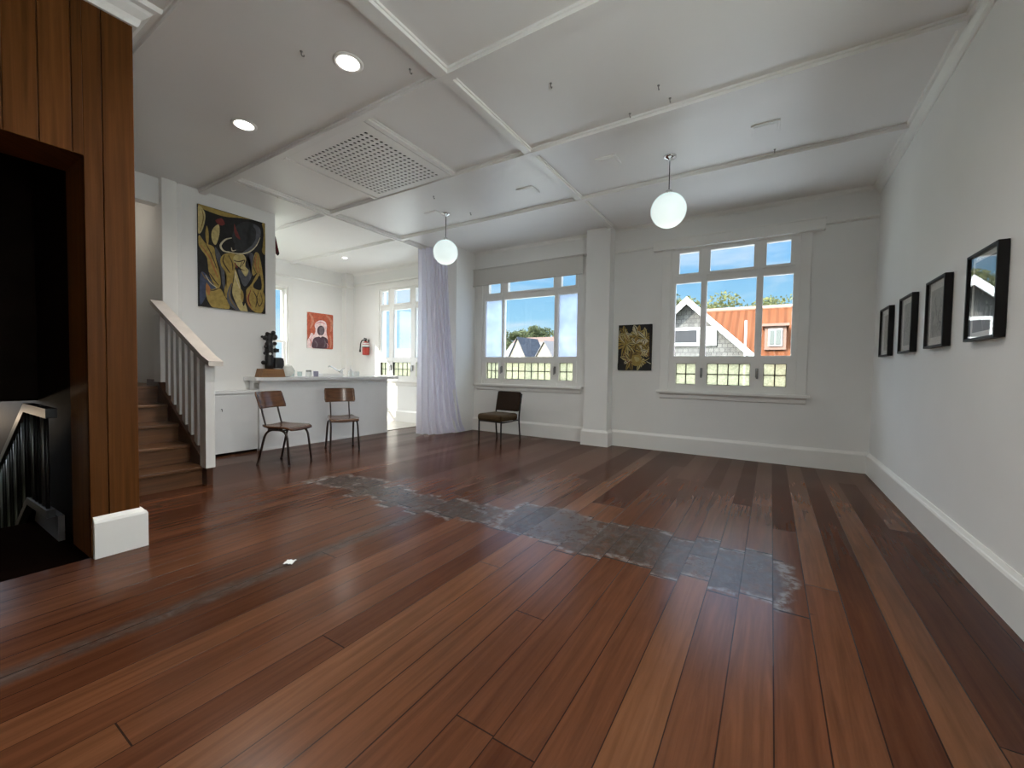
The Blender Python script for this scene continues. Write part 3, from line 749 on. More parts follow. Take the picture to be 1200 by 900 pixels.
def artwork(parent, name, w, h, shapes, fmap, place, d0=.0):
    """shapes: ('poly',col,pts) ('line',col,pts,width) in crop px; place(u,v,depth)->xyz local"""
    mats = []; mb = MB(); k = 0
    for s in shapes:
        m = s[1]
        if m not in mats: mats.append(m)
        mi = mats.index(m); k += 1; d = d0 + k * .00006
        if s[0] == 'poly':
            q = [fmap(*p) for p in smooth_closed(s[2])]
            bm = bmesh.new(); vs = [bm.verts.new(place(u, v, d)) for u, v in q]
            try:
                f = bm.faces.new(vs); bmesh.ops.triangulate(bm, faces=[f]); mb.frombm(bm, mi)
            except Exception: bm.free()
        elif s[0] == 'ell':
            cx, cy, rx, ry = s[2]
            q = [fmap(cx + rx * math.cos(a), cy + ry * math.sin(a)) for a in [2 * PI * i / 28 for i in range(28)]]
            mb.add([place(u, v, d) for u, v in q], [tuple(range(28))], mi)
        else:
            L, Rr = stroke(s[2], s[3]); n = len(L)
            q = [fmap(*p) for p in L] + [fmap(*p) for p in Rr]
            mb.add([place(u, v, d) for u, v in q], [(i, i + 1, n + i + 1, n + i) for i in range(n - 1)], mi)
    return mb.build(name, mats, parent, fix=False)
BLK = paint('black', (.014, .013, .013)); OCH = paint('ochre', (.34, .24, .065)); OCL = paint('pale_ochre', (.48, .39, .17)); OCD = paint('dark_ochre', (.20, .13, .035))
GRY = paint('slate', (.085, .090, .105)); DGR = paint('charcoal', (.030, .032, .034)); ORG = paint('burnt_orange', (.36, .15, .05)); DRD = paint('dark_red', (.16, .028, .022)); BLU = paint('slate_blue', (.055, .070, .12)); CRM = paint('cream', (.58, .52, .36)); BRN = paint('umber', (.05, .030, .018))

# big canvas on the stair wall (faces +x)
t = thing('canvas_painting', 'large unframed abstract painting of ochre leaf shapes on black above the white cabinet', 'painting', (XS, 2.715, 1.89))
PW, PH = .805, 1.26
mb = MB(); mb.bbox(.002, .028, -PW / 2, PW / 2, 0, PH, .003); mb.build('canvas', BLK, t)
fm = quad_map((10, 25), (545, 170), (545, 880), (35, 825))
big = [
 ('poly', OCH, [(12, 28), (120, 58), (260, 98), (420, 138), (330, 128), (200, 118), (80, 80), (40, 60)]),
 ('poly', OCL, [(14, 40), (50, 70), (66, 120), (58, 190), (38, 250), (16, 250), (14, 150)]),
 ('line', OCD, [(40, 70), (52, 140), (30, 240)], 7),
 ('ell', DGR, (385, 270, 115, 115)),
 ('poly', GRY, [(440, 180), (490, 200), (505, 250), (480, 330), (420, 385), (350, 400), (430, 340), (465, 270)]),
 ('poly', DGR, [(400, 180), (455, 210), (462, 270), (425, 335), (350, 385), (290, 370), (300, 280), (340, 200)]),
 ('poly', DRD, [(284, 175), (300, 215), (334, 295), (300, 275), (284, 235)]),
 ('poly', DRD, [(140, 150), (185, 135), (210, 175), (190, 190), (160, 180)]),
 ('poly', BLU, [(45, 560), (85, 580), (150, 660), (170, 690), (110, 700), (60, 800), (42, 800), (38, 660)]),
 ('poly', GRY, [(380, 400), (440, 410), (445, 500), (420, 600), (370, 665), (330, 590), (320, 530), (380, 560), (420, 480)]),
 ('poly', GRY, [(140, 360), (180, 420), (215, 560), (215, 690), (195, 640), (185, 540), (150, 440)]),
 ('poly', OCL, [(165, 185), (170, 260), (145, 342), (118, 310), (112, 250), (130, 205)]),
 ('poly', OCH, [(78, 195), (92, 260), (90, 340), (76, 320), (68, 250)]),
 ('poly', OCH, [(25, 270), (70, 330), (130, 360), (145, 440), (175, 560), (185, 650), (160, 690), (120, 620), (95, 540), (85, 450), (40, 380), (22, 340)]),
 ('line', ORG, [(40, 350), (100, 440), (140, 540), (165, 600)], 12), ('line', BRN, [(70, 330), (115, 420), (160, 540)], 7), ('line', BRN, [(100, 560), (140, 620), (170, 660)], 8),
 ('poly', OCH, [(85, 640), (110, 690), (180, 685), (215, 740), (255, 820), (235, 855), (160, 862), (105, 800), (80, 720)]),
 ('line', BRN, [(90, 690), (130, 700), (180, 680)], 8), ('poly', ORG, [(82, 650), (110, 680), (105, 740), (88, 720)]),
 ('poly', OCH, [(180, 450), (215, 410), (290, 410), (300, 470), (285, 560), (270, 660), (235, 760), (212, 700), (228, 610), (222, 560), (190, 510)]),
 ('line', BRN, [(210, 420), (200, 470), (240, 540), (255, 560)], 9), ('line', BRN, [(240, 420), (270, 480), (275, 540)], 7),
 ('poly', GRY, [(270, 640), (262, 740), (300, 810), (340, 850), (300, 850), (245, 800), (232, 740), (245, 680)]),
 ('line', OCD, [(275, 640), (250, 720), (270, 790), (310, 840)], 8),
 ('poly', OCL, [(292, 530), (320, 600), (340, 680), (362, 760), (395, 870), (340, 860), (290, 770), (272, 700), (285, 610)]),
 ('poly', BLK, [(350, 680), (372, 710), (378, 770), (362, 820), (345, 760)]), ('poly', OCH, [(345, 690), (362, 730), (355, 790), (338, 740)]),
 ('poly', OCL, [(290, 420), (350, 410), (380, 450), (370, 500), (400, 540), (375, 585), (330, 520), (280, 470)]),
 ('line', BRN, [(280, 460), (320, 470), (370, 460), (340, 510)], 9), ('line', DRD, [(290, 480), (310, 520)], 12), ('line', BRN, [(350, 470), (330, 520), (370, 540)], 7),
 ('poly', OCH, [(380, 700), (420, 650), (450, 600), (480, 555), (500, 600), (520, 690), (538, 760), (520, 860), (480, 875), (430, 850), (395, 800)]),
 ('poly', BLK, [(490, 580), (510, 620), (505, 690), (450, 680), (440, 650), (470, 610)]),
 ('poly', OCH, [(450, 410), (480, 400), (500, 450), (520, 560), (530, 660), (520, 700), (500, 580), (470, 560), (440, 580), (430, 530)]),
 ('line', ORG, [(470, 410), (455, 480), (480, 560)], 13), ('line', ORG, [(490, 430), (480, 500), (500, 560)], 9), ('line', BRN, [(462, 405), (440, 500), (470, 570)], 6),
 ('line', ORG, [(400, 720), (390, 780), (430, 850)], 10), ('line', BRN, [(440, 700), (470, 760), (460, 830)], 9), ('line', BRN, [(490, 690), (470, 760), (490, 820), (515, 780), (500, 710)], 7), ('line', DRD, [(420, 690), (400, 760), (420, 820)], 9), ('line', BRN, [(380, 700), (385, 790), (430, 870)], 8),
 ('line', CRM, [(265, 285), (215, 300), (180, 345), (200, 385), (250, 400)], 15), ('line', CRM, [(230, 392), (320, 408), (400, 395), (460, 350), (500, 280)], 10), ('line', CRM, [(262, 360), (270, 385), (300, 380)], 8),
 ('line', CRM, [(290, 545), (300, 600), (330, 680)], 7), ('poly', OCH, [(515, 175), (540, 185), (543, 400), (520, 400), (515, 370), (530, 320), (528, 230)]),
 ('line', OCD, [(48, 560), (80, 610), (150, 650)], 6), ('line', CRM, [(75, 580), (110, 640), (160, 680)], 6),
]
artwork(t, 'painted_surface', PW, PH, big, fm, lambda u, v, d: (.0285 + d, -PW / 2 + u * PW, PH * (1 - v)))

# small canvas on the window wall (faces -y)
t = thing('canvas_painting', 'small unframed dark abstract painting of ochre petals between pier and right window', 'painting', (-1.757, YW, 1.173))
QW, QH = .502, .688
mb = MB(); mb.bbox(-QW / 2, QW / 2, -.028, -.002, 0, QH, .003); mb.build('canvas', BLK, t)
fm2 = quad_map((130, 150), (610, 135), (590, 760), (115, 765))
rnd = random.Random(11); sm = []
def petal(cx, cy, a, L, w, col, vein):
    ux, uy = math.cos(a), math.sin(a); nx, ny = -uy, ux
    P = lambda l, s: (cx + ux * l + nx * s, cy + uy * l + ny * s)
    sm.append(('poly', col, [P(0, 0), P(L * .35, w / 2), P(L * .7, w * .42), P(L, 0), P(L * .7, -w * .42), P(L * .35, -w / 2)]))
    if vein: sm.append(('line', vein, [P(L * .1, 0), P(L * .5, w * .06), P(L * .9, 0)], w * .22))
for (cx, cy, n, L, w, a0) in ((240, 400, 11, 200, 66, .3), (410, 280, 10, 165, 58, .0), (520, 330, 9, 145, 52, .5), (470, 500, 10, 155, 54, .2), (300, 620, 9, 155, 56, .6), (380, 400, 8, 110, 46, .1), (540, 480, 7, 110, 40, .3), (220, 260, 7, 120, 44, .2), (450, 640, 8, 130, 46, .4)):
    for k in range(n):
        a = a0 + 2 * PI * k / n + rnd.uniform(-.15, .15)
        petal(cx, cy, a, L * rnd.uniform(.75, 1.1), w * rnd.uniform(.7, 1.1), rnd.choice([OCH, OCH, OCL, OCD, OCL, CRM, OCH]), rnd.choice([BLK, BRN, DRD, BLK]))
sm += [('poly', OCH, [(340, 560), (440, 560), (460, 640), (420, 700), (340, 690), (325, 620)]), ('poly', OCL, [(360, 580), (420, 590), (430, 630), (380, 640)]),
       ('poly', BLK, [(250, 170), (320, 165), (330, 230), (280, 260)]), ('poly', BLK, [(130, 640), (200, 640), (220, 760), (120, 760)]), ('poly', BLK, [(470, 700), (590, 640), (590, 755), (480, 755)]),
       ('line', BLK, [(450, 560), (520, 600), (580, 560)], 22), ('line', CRM, [(150, 220), (150, 310), (220, 390)], 12), ('line', CRM, [(220, 200), (260, 280), (300, 330)], 10), ('line', CRM, [(340, 170), (350, 240), (400, 300)], 9), ('line', DRD, [(200, 480), (260, 640), (330, 660)], 10),
       ('line', CRM, [(530, 640), (590, 670)], 12), ('line', OCL, [(550, 420), (545, 520), (440, 560)], 12), ('poly', BLK, [(575, 150), (608, 140), (590, 600), (565, 600), (580, 400)])]
artwork(t, 'painted_surface', QW, QH, sm, fm2, lambda u, v, d: (-QW / 2 + u * QW, -.0285 - d, QH * (1 - v)))

# red portrait print on the kitchen wall (faces +x)
t = thing('portrait_print', 'red and pink unframed print of a dark silhouetted figure on the kitchen wall', 'picture', (XK, 5.55, 1.56))
RW, RH = .625, .78
mb = MB(); mb.bbox(.002, .02, -RW / 2, RW / 2, 0, RH, .002); mb.build('board', paint('print_white', (.72, .62, .58)), t)
RDO = paint('vermilion', (.46, .105, .055)); PKW = paint('pink_white', (.80, .62, .62)); PNK = paint('pink', (.62, .30, .32)); PUR = paint('dark_plum', (.075, .040, .055)); PGR = paint('plum_grey', (.15, .115, .13)); SAL = paint('salmon', (.55, .22, .14))
fm3 = quad_map((105, 100), (410, 150), (410, 545), (105, 525))
pr = [('poly', RDO, [(108, 105), (250, 122), (408, 152), (408, 300), (406, 540), (340, 538), (120, 522), (108, 400)]),
      ('line', SAL, [(130, 120), (170, 200), (140, 300)], 26), ('line', SAL, [(330, 150), (390, 230), (380, 340)], 30), ('line', RDO, [(200, 130), (230, 170), (320, 190)], 20), ('line', SAL, [(370, 380), (385, 470), (375, 530)], 24),
      ('poly', PKW, [(262, 205), (315, 225), (335, 280), (325, 340), (345, 420), (330, 500), (180, 500), (165, 420), (200, 330), (190, 260), (215, 220)]),
      ('poly', PKW, [(150, 350), (180, 380), (175, 520), (110, 522), (108, 440), (130, 400)]), ('line', RDO, [(130, 410), (150, 460), (135, 510)], 9), ('line', PNK, [(160, 380), (155, 440), (165, 500)], 8),
      ('line', PNK, [(205, 240), (262, 228), (310, 250)], 16), ('poly', PUR, [(168, 524), (165, 450), (185, 410), (232, 395), (290, 395), (335, 420), (348, 460), (340, 530)]),
      ('ell', PUR, (262, 325, 44, 58)), ('poly', PGR, [(245, 290), (285, 285), (298, 330), (275, 370), (245, 350)]), ('line', PGR, [(190, 440), (220, 480), (210, 520)], 16), ('line', PGR, [(300, 420), (315, 470), (300, 520)], 14), ('poly', PKW, [(250, 375), (275, 385), (262, 405), (245, 395)]), ('line', PNK, [(330, 470), (345, 500), (335, 530)], 10)]
artwork(t, 'printed_surface', RW, RH, pr, fm3, lambda u, v, d: (.0205 + d, -RW / 2 + u * RW, RH * (1 - v)))

# four framed prints on the right wall (face -x)
PA = paint('print_grey', (.20, .20, .185)); PB = paint('print_dark', (.06, .06, .058)); PC = paint('print_buff', (.27, .225, .15)); PD = paint('print_pale', (.38, .38, .36)); PE = paint('print_ink', (.03, .03, .03))
def framed(y, w, z, h, label, style):
    t = thing('framed_print', label, 'framed picture', (XR, y, z), 0, 'black framed prints on the right wall')
    D = .045; fw = .016
    mb = MB()
    for a, b, c, d in ((-w / 2, -w / 2 + fw, 0, h), (w / 2 - fw, w / 2, 0, h), (-w / 2 + fw, w / 2 - fw, 0, fw), (-w / 2 + fw, w / 2 - fw, h - fw, h)): mb.bbox(-D, -.002, a, b, c, d, .002)
    mb.build('frame', BLACK_FRAME, t)
    mb = MB(); mb.box(-.020, -.004, -w / 2 + fw, w / 2 - fw, fw, h - fw); mb.build('mat_board', MATBOARD, t)
    aw, ah, az = style['w'], style['h'], style['z']
    sh = [('poly', style['bg'], [(0, 0), (50, 0), (100, 0), (100, 50), (100, 100), (50, 100), (0, 100), (0, 50)])]
    rr = random.Random(style['seed'])
    for _ in range(style['n']):
        x, yy = rr.uniform(12, 88), rr.uniform(10, 80)
        sh.append(('line', rr.choice(style['ink']), [(x, yy), (x + rr.uniform(-14, 14), yy + rr.uniform(5, 14)), (x + rr.uniform(-12, 12), yy + rr.uniform(16, 32))], rr.uniform(2, 6)))
    artwork(t, 'print', aw, ah, sh, lambda px, py: (min(1, max(0, px / 100)), min(1, max(0, py / 100))), lambda u, v, d: (-.0202 - d, -aw / 2 + u * aw, az + ah * (1 - v)))
    mb = MB(); mb.box(-.036, -.033, -w / 2 + fw - .002, w / 2 - fw + .002, fw - .002, h - fw + .002); mb.build('glazing', PICGLASS, t)
framed(5.59, .40, 1.347, .493, 'farthest black framed print with a buff upright picture, next to the corner', dict(w=.20, h=.36, z=.06, bg=PC, ink=[PA, PE], n=16, seed=3))
framed(4.812, .40, 1.350, .487, 'second black framed print from the corner with a grey picture in a wide mat', dict(w=.27, h=.36, z=.065, bg=PA, ink=[PB, PD], n=26, seed=4))
framed(4.06, .40, 1.355, .485, 'third black framed print from the corner with a pale grey drawing', dict(w=.31, h=.34, z=.075, bg=PD, ink=[PA, PB], n=30, seed=5))
framed(3.30, .40, 1.355, .495, 'nearest black framed print, its glass reflecting the window', dict(w=.31, h=.40, z=.05, bg=PB, ink=[PA, PE], n=20, seed=6))

# ------------------------------------------------------------------ stairs and balustrade
t = thing('staircase', 'short dark timber staircase rising beside the panelled wall with white balustrade', 'staircase', (0, 0, 0))
nose = [(-4.635, .183), (-4.905, .366), (-5.175, .549), (-5.445, .732), (-5.715, .915)]
Y0, Y1 = .955, 1.78
for i, (x, z) in enumerate(nose):
    xb = nose[i + 1][0] if i < 4 else -5.98
    if i < 4:
        mb = MB(); mb.bbox(xb - .01, x + .025, Y0, Y1, z - .032, z, .008); mb.build('tread', TREAD, t)
    else:
        mb = MB(); mb.bbox(x - .06, x + .025, Y0, Y1, z - .032, z + .002, .008); mb.build('tread', TREAD, t)
    mb = MB(); mb.box(x - .02, x, Y0, Y1, nose[i - 1][1] if i else 0, z - .032); mb.build('riser', TREAD, t)
mb = MB()   # closed outer string
mb.prism([(-4.535, 0), (-4.535, .165), (-4.60, .235), (-5.72, .985), (-6.02, .985), (-6.02, 0)], 'y', 1.78, 1.83); mb.build('stringer', STRINGER, t)
mb = MB(); mb.prism([(-4.63, .21), (-4.62, .255), (-5.735, 1.005), (-5.745, .965)], 'y', 1.77, 1.84); mb.build('string_cap', STRINGER, t)
bl = thing('balustrade', 'white slatted balustrade with sloping pale handrail beside the dark stairs', 'balustrade', (0, 0, 0))
mb = MB(); mb.bbox(-4.64, -4.515, 1.765, 1.845, .17, 1.20, .004); mb.build('newel_post', TRIM, bl)
mb = MB(); mb.bbox(-5.76, -5.58, 1.765, 1.845, .96, 1.70, .004); mb.build('newel_post', TRIM, bl)
sl = (1.80 - 1.165) / (-5.70 + 4.42)
rail = lambda x: 1.165 + (x + 4.42) * sl
mb = MB()
xa, xb = -5.78, -4.53
mb.prism([(xa, rail(xa) + .02), (xb, rail(xb) + .02), (xb + .14, rail(xb) - .03), (xb + .14, rail(xb) - .075), (xb - .02, rail(xb) - .03), (xa, rail(xa) - .03)], 'y', 1.745, 1.865); mb.build('handrail', HANDRAIL, bl)
for k in range(6):
    x = -5.49 + k * .138
    mb = MB(); z0 = .235 + (-4.60 - x) * .67; mb.bbox(x - .038, x + .038, 1.792, 1.818, z0 - .01, rail(x) - .015, .003); mb.build('baluster', TRIM, bl)

# landing door at the top of the stairs
d = sempty('door_1', (-7.4, 1.5, .915))
mb = MB(); mb.bbox(0, .03, -.42, .22, 0, 2.02, .003); mb.bbox(.03, .036, -.33, .13, .2, .9, .004); mb.bbox(.03, .036, -.33, .13, 1.05, 1.85, .004); mb.build('door_leaf', TRIM, d)
mb = MB(); mb.bbox(0, .05, -.52, -.42, 0, 2.12, .004); mb.bbox(0, .05, .22, .32, 0, 2.12, .004); mb.bbox(0, .05, -.52, .32, 2.02, 2.12, .004); mb.build('door_casing', TRIM, d)
mb = MB(); mb.ball((.075, .16, 1.0), .028, 14); mb.tube([(.03, .16, 1.0), (.07, .16, 1.0)], .01, 8); mb.build('door_handle', STEEL, d)

# ------------------------------------------------------------------ doorway: stairwell railing, lower picture
t = thing('stairwell_railing', 'black metal railing with thin balusters in the dark doorway at left', 'railing', (0, 0, 0))
mb = MB(); ry = .655
mb.prism([(-3.80, .865), (-4.43, .865), (-6.2, -.07), (-6.2, -.13), (-4.43, .805), (-3.80, .805)], 'y', ry - .025, ry + .025); mb.build('handrail', METAL_BLK, t)
mb = MB(); mb.prism([(-3.86, .215), (-4.42, .20), (-6.2, -1.0), (-6.2, -1.06), (-4.42, .15), (-3.86, .165)], 'y', ry - .02, ry + .02); mb.build('bottom_rail', METAL_BLK, t)
def rz(x, a, b): return a if x > -4.43 else a + (x + 4.43) * b
k = 0
x = -3.93
while x > -6.0:
    mb = MB(); mb.tube([(x, ry, rz(x, .19, .68)), (x, ry, rz(x, .82, .528))], .011, 8); mb.build('baluster', STEEL if k % 3 == 1 else METAL_BLK, t)
    x -= .098; k += 1
mb = MB(); mb.prism([(-4.42, .15), (-3.86, .165), (-3.86, -.0), (-4.52, -.0)], 'y', ry + .03, ry + .06); mb.build('string_board', M('grey_string', (.07, .06, .055), .6), t)
t = thing('framed_picture', 'pale framed picture on the cream wall beyond the stairwell railing', 'framed picture', (-7.4, .40, -.30))
mb = MB(); mb.bbox(.002, .03, -.42, .42, 0, .78, .004); mb.build('frame', TRIM, t)
mb = MB(); mb.box(.030, .033, -.36, .36, .06, .72); mb.build('print', M('blue_print', (.40, .47, .50), .5, var=.5, nscale=9), t)
for i in range(6):
    pass

# ------------------------------------------------------------------ low cabinet under the painting and breakfast counter
t = thing('low_cabinet', 'low white built-in cupboard under the large painting', 'cabinet', (XS, 2.36, 0))
mb = MB(); mb.box(.002, .215, -.525, .545, .03, .79); mb.box(.03, .19, -.525, .545, 0, .03); mb.build('carcass', CAB, t)
mb = MB(); mb.bbox(.002, .245, -.53, .56, .79, .825, .004); mb.build('top', CAB, t)
mb = MB(); mb.box(.192, .205, -.525, .545, .0, .028); mb.build('toe_kick_shadow', BLACKHOLE, t)  # black strip puts the shadow under the cupboard into colour
for a, b, hy in ((-.525, .005, -.04), (.012, .54, .065)):
    mb = MB(); mb.bbox(.216, .236, a, b, .034, .772, .003); dd = mb.build('door', CAB, t)
    if a > 0:
        mb = MB(); mb.tube([(.236, hy + .04, .60), (.262, hy + .04, .60), (.262, hy + .04, .57)], .005, 8); mb.build('door_handle', STEEL, dd)
t = thing('counter', 'long white breakfast counter dividing the kitchen from the room behind two chairs', 'counter', (-5.83, 4.0, 0))
mb = MB(); mb.box(-.262, 0, -1.09, 1.10, 0, .955)
mb.build('front_panel', CAB, t)
mb = MB(); mb.box(-.03, .008, -1.09, 1.10, 0, .03); mb.build('kick_strip', CAB, t)
mb = MB()
pts = [(-.42, -.70), (.075, -1.17), (.075, 1.27), (.04, 1.31), (-.42, 1.31)]
mb.prism([(x, y) for x, y in [(-.55, -.70), (-.262, -.70), (-.262, -1.17), (.06, -1.17), (.075, -1.155), (.075, 1.28), (.045, 1.31), (-.55, 1.31)]], 'z', .955, 1.0); mb.build('worktop', STONE, t)
mb = MB(); mb.box(-.60, -.56, -.7, 1.10, 0, .90); mb.build('kitchen_side', CAB, t)
mb = MB(); mb.box(-.56, -.262, 1.06, 1.10, 0, .955); mb.build('end_panel', CAB, t)

o = MB(); o.bbox(0, .012, -.055, .055, -.035, .035, .004); o.bbox(.012, .016, -.035, -.012, -.012, .012, .002); o.bbox(.012, .016, .012, .035, -.012, .012, .002)
o = o.build('power_socket', M('socket_grey', (.50, .49, .47), .4)); o.location = (-5.905, 2.908, .885); o.rotation_euler = (0, 0, R(-90)); tag(o, 'small grey power socket under the left overhang of the counter top', 'socket')
o = MB(); o.bbox(0, .010, -.035, .035, -.055, .055, .003); o.bbox(.010, .014, -.012, .012, -.02, .02, .002)
o = o.build('power_socket', TRIM); o.location = (-2.10, 6.19, .72); tag(o, 'small white power socket low on the side of the window pier', 'socket')

# ------------------------------------------------------------------ things on the counter (top z = 1.0)
t = thing('sculpture', 'tall knobbly black abstract sculpture on a wooden block at the left end of the counter', 'sculpture', (-5.95, 3.115, 1.0))
mb = MB(); mb.prism([(-.165, 0), (.165, 0), (.135, .115), (-.135, .115)], 'x', -.09, .09); mb.build('wooden_block', BLOCKWOOD, t)
mb = MB(); prof = [(.058, .113), (.060, .18), (.052, .21), (.060, .24), (.058, .29), (.048, .31), (.056, .335), (.060, .38), (.050, .41), (.058, .43), (.056, .47), (.040, .49), (.050, .515), (.062, .55), (.055, .585), (.030, .61), (.001, .62)]
mb.lathe([(r * .92, z) for r, z in prof], (0, -.015, 0), 16)
for (y, z, r) in ((-.095, .20, .030), (-.085, .54, .032), (-.07, .42, .028), (-.07, .33, .022), (.05, .56, .045), (.075, .375, .034), (.06, .47, .028), (-.05, .60, .026), (.03, .62, .03), (-.11, .555, .018)): mb.ball((rnd.uniform(-.015, .03), y, z), r, 12)
mb.build('figure', SCULPT, t)
mb = MB(); mb.bbox(-.05, .05, .045, .165, .12, .275, .02); mb.bbox(-.03, .03, .16, .18, .15, .24, .008); mb.bbox(-.02, .02, .05, .115, .35, .40, .008); mb.build('side_block', SCULPT, t)
mb = MB(); mb.ball((.055, -.03, .322), .018, 10); mb.build('pale_stone', SHELL, t)

t = thing('shell_dish', 'round off-white ribbed dish leaning beside the black sculpture', 'dish', (-5.93, 3.345, 1.0))
mat = Matrix.Rotation(R(-30), 4, 'Z') @ Matrix.Rotation(R(78), 4, 'Y') @ Matrix.Scale(1.2, 4)
mb = MB(); n = 40; v = []; f = []
prof = [(.001, .016), (.03, .012), (.055, .004), (.072, -.008), (.074, -.004), (.056, .010), (.03, .018), (.001, .022)]
for i, (r, z) in enumerate(prof):
    for k in range(n):
        a = 2 * PI * k / n; rr = r * (1 + .05 * math.cos(a * 10) * (r / .074))
        v.append(mat @ Vector((rr * math.cos(a), rr * math.sin(a), z)) + Vector((0, 0, .092)))
for i in range(len(prof) - 1):
    for k in range(n): f.append((i * n + k, i * n + (k + 1) % n, (i + 1) * n + (k + 1) % n, (i + 1) * n + k))
mb.add(v, f, 0, True); mb.build('dish', SHELL, t)
mb = MB(); mb.bbox(-.03, .02, -.03, .03, 0, .008, .003); mb.tube([(-.025, 0, .004), (-.03, 0, .05)], .004, 6); mb.build('stand', STEEL, t)

def cup(name, x, y, r, h, label, mt, cat='cup', group=None):
    o = MB(); o.lathe([(r * .82, 0), (r * .9, .004), (r, h * .6), (r, h), (r * .93, h), (r * .9, h * .5), (r * .78, .008), (.001, .008)], n=24)
    o = o.build(name, mt); o.location = (x, y, 1.0); tag(o, label, cat, group); return o
cup('glass_jar', -6.02, 3.47, .032, .10, 'clear glass jar next to the ribbed dish on the counter', CUPGLASS, 'jar')
cup('drinking_glass', -6.1, 3.63, .035, .075, 'short clear drinking glass on the counter, left of the white jar', CUPGLASS, 'glass')
t = thing('white_jar', 'white jar with grey lid standing in the middle of the counter', 'jar', (-6.1, 3.775, 1.0))
mb = MB(); mb.lathe([(.040, 0), (.044, .006), (.044, .065), (.036, .075)], n=24); mb.build('body', WHITE, t)
mb = MB(); mb.lathe([(.038, .075), (.040, .078), (.040, .098), (.030, .102), (.001, .102)], n=24); mb.build('lid', STEEL, t)
cup('tumbler', -6.1, 3.895, .038, .085, 'grey-blue tumbler right of the white jar on the counter', M('tumbler_grey', (.28, .27, .36), .3), 'tumbler')
o = MB(); o.bbox(-.12, .12, -.19, .19, 0, .012, .005)
for a, b, c, d_ in ((-.12, -.108, -.19, .19), (.108, .12, -.19, .19), (-.108, .108, -.19, -.178), (-.108, .108, .178, .19)): o.bbox(a, b, c, d_, .010, .045, .004)
o = o.build('drying_tray', WHITE); o.location = (-6.15, 4.155, 1.0); tag(o, 'low white dish drying tray left of the tap', 'tray')
t = thing('kitchen_tap', 'chrome mixer tap with long raised lever on the counter', 'tap', (-6.2, 4.42, 1.0))
mb = MB(); mb.lathe([(.034, 0), (.034, .008), (.026, .014), (.024, .075), (.028, .08), (.028, .105), (.001, .112)], n=24); mb.build('body', CHROME, t)
mb = MB(); mb.tube(fillet([(0, -.02, .07), (0, -.10, .11), (0, -.20, .165), (0, -.235, .165), (0, -.24, .15)], .03), .012, 10); mb.build('spout', CHROME, t)
mb = MB(); mb.tube([(0, 0, .108), (.02, .03, .13), (.03, .05, .135)], .007, 8); mb.build('lever', CHROME, t)
t = thing('soap_bottle', 'clear pump soap bottle right of the tap on the counter', 'bottle', (-6.1, 4.53, 1.0))
mb = MB(); mb.lathe([(.030, 0), (.034, .005), (.034, .085), (.014, .105), (.012, .12)], n=20); mb.build('bottle', M('pale_soap', (.70, .72, .70), .2), t)
mb = MB(); mb.lathe([(.014, .118), (.014, .135), (.005, .138), (.005, .185), (.001, .186)], n=14); mb.tube([(0, 0, .18), (.03, 0, .178)], .005, 8); mb.build('pump', WHITE, t)
o = MB(); o.bbox(-.035, .035, -.05, .05, 0, .085, .006); o.bbox(-.036, .036, -.042, .042, .025, .06, .002)
o = o.build('sponge_box', M('box_white', (.74, .75, .73), .4)); o.location = (-6.1, 4.635, 1.0); tag(o, 'small white box at the right of the soap bottle', 'box')

# ------------------------------------------------------------------ kitchen wall: extinguisher, pennant
t = thing('fire_extinguisher', 'red fire extinguisher with white label hanging beside the kitchen window', 'fire extinguisher', (-7.83, YW - .085, 1.44))
mb = MB(); mb.lathe([(.060, 0), (.074, .010), (.075, .03), (.075, .235), (.066, .275), (.035, .300), (.022, .31)], n=28); mb.build('cylinder', RED, t)
mb = MB(); mb.lathe([(.0762, .185), (.0762, .235), (.075, .236)], n=28); mb.lathe([(.0735, .237), (.068, .275)], n=28); mb.build('label', WHITE, t)
mb = MB(); mb.lathe([(.0762, .165), (.0762, .184)], n=28); mb.build('label_band', BLACKRUB, t)
mb = MB(); mb.lathe([(.022, .305), (.024, .345), (.001, .35)], n=16); mb.bbox(-.055, .03, -.012, .012, .345, .358, .003); mb.prism([(-.06, .37), (.03, .36), (.03, .372), (-.05, .392)], 'y', -.012, .012); mb.build('valve', BLACKRUB, t)
mb = MB(); mb.tube(fillet([(-.02, 0, .335), (-.09, -.02, .345), (-.135, -.03, .28), (-.155, -.03, .13)], .06), .013, 10); mb.tube([(-.155, -.03, .13), (-.160, -.03, .07)], [.014, .022], 10); mb.build('hose', BLACKRUB, t)
mb = MB(); mb.bbox(-.02, .02, .07, .085, .10, .36, .003); mb.build('bracket', STEEL, t)
t = thing('pennant', 'dark maroon cloth pennant with black tip hanging high behind the painting wall edge', 'pennant', (-6.075, 3.275, 2.76))
mb = MB()
v = []; n = 8
prof = [(0, .255), (.010, .255), (.062, .03), (.045, 0), (.02, .02)]
mb.prism([(y, z) for y, z in prof], 'x', -.06, -.04); mb.build('cloth', MAROON, t)
mb = MB(); mb.prism([(.022, .021), (.056, .055), (.0625, .03), (.045, -.001)], 'x', -.061, -.039); mb.build('tip', BLACKRUB, t)
mb = MB(); mb.tube([(-.05, -.01, .26), (-.05, .012, .26)], .006, 8); mb.build('hook', STEEL, t)

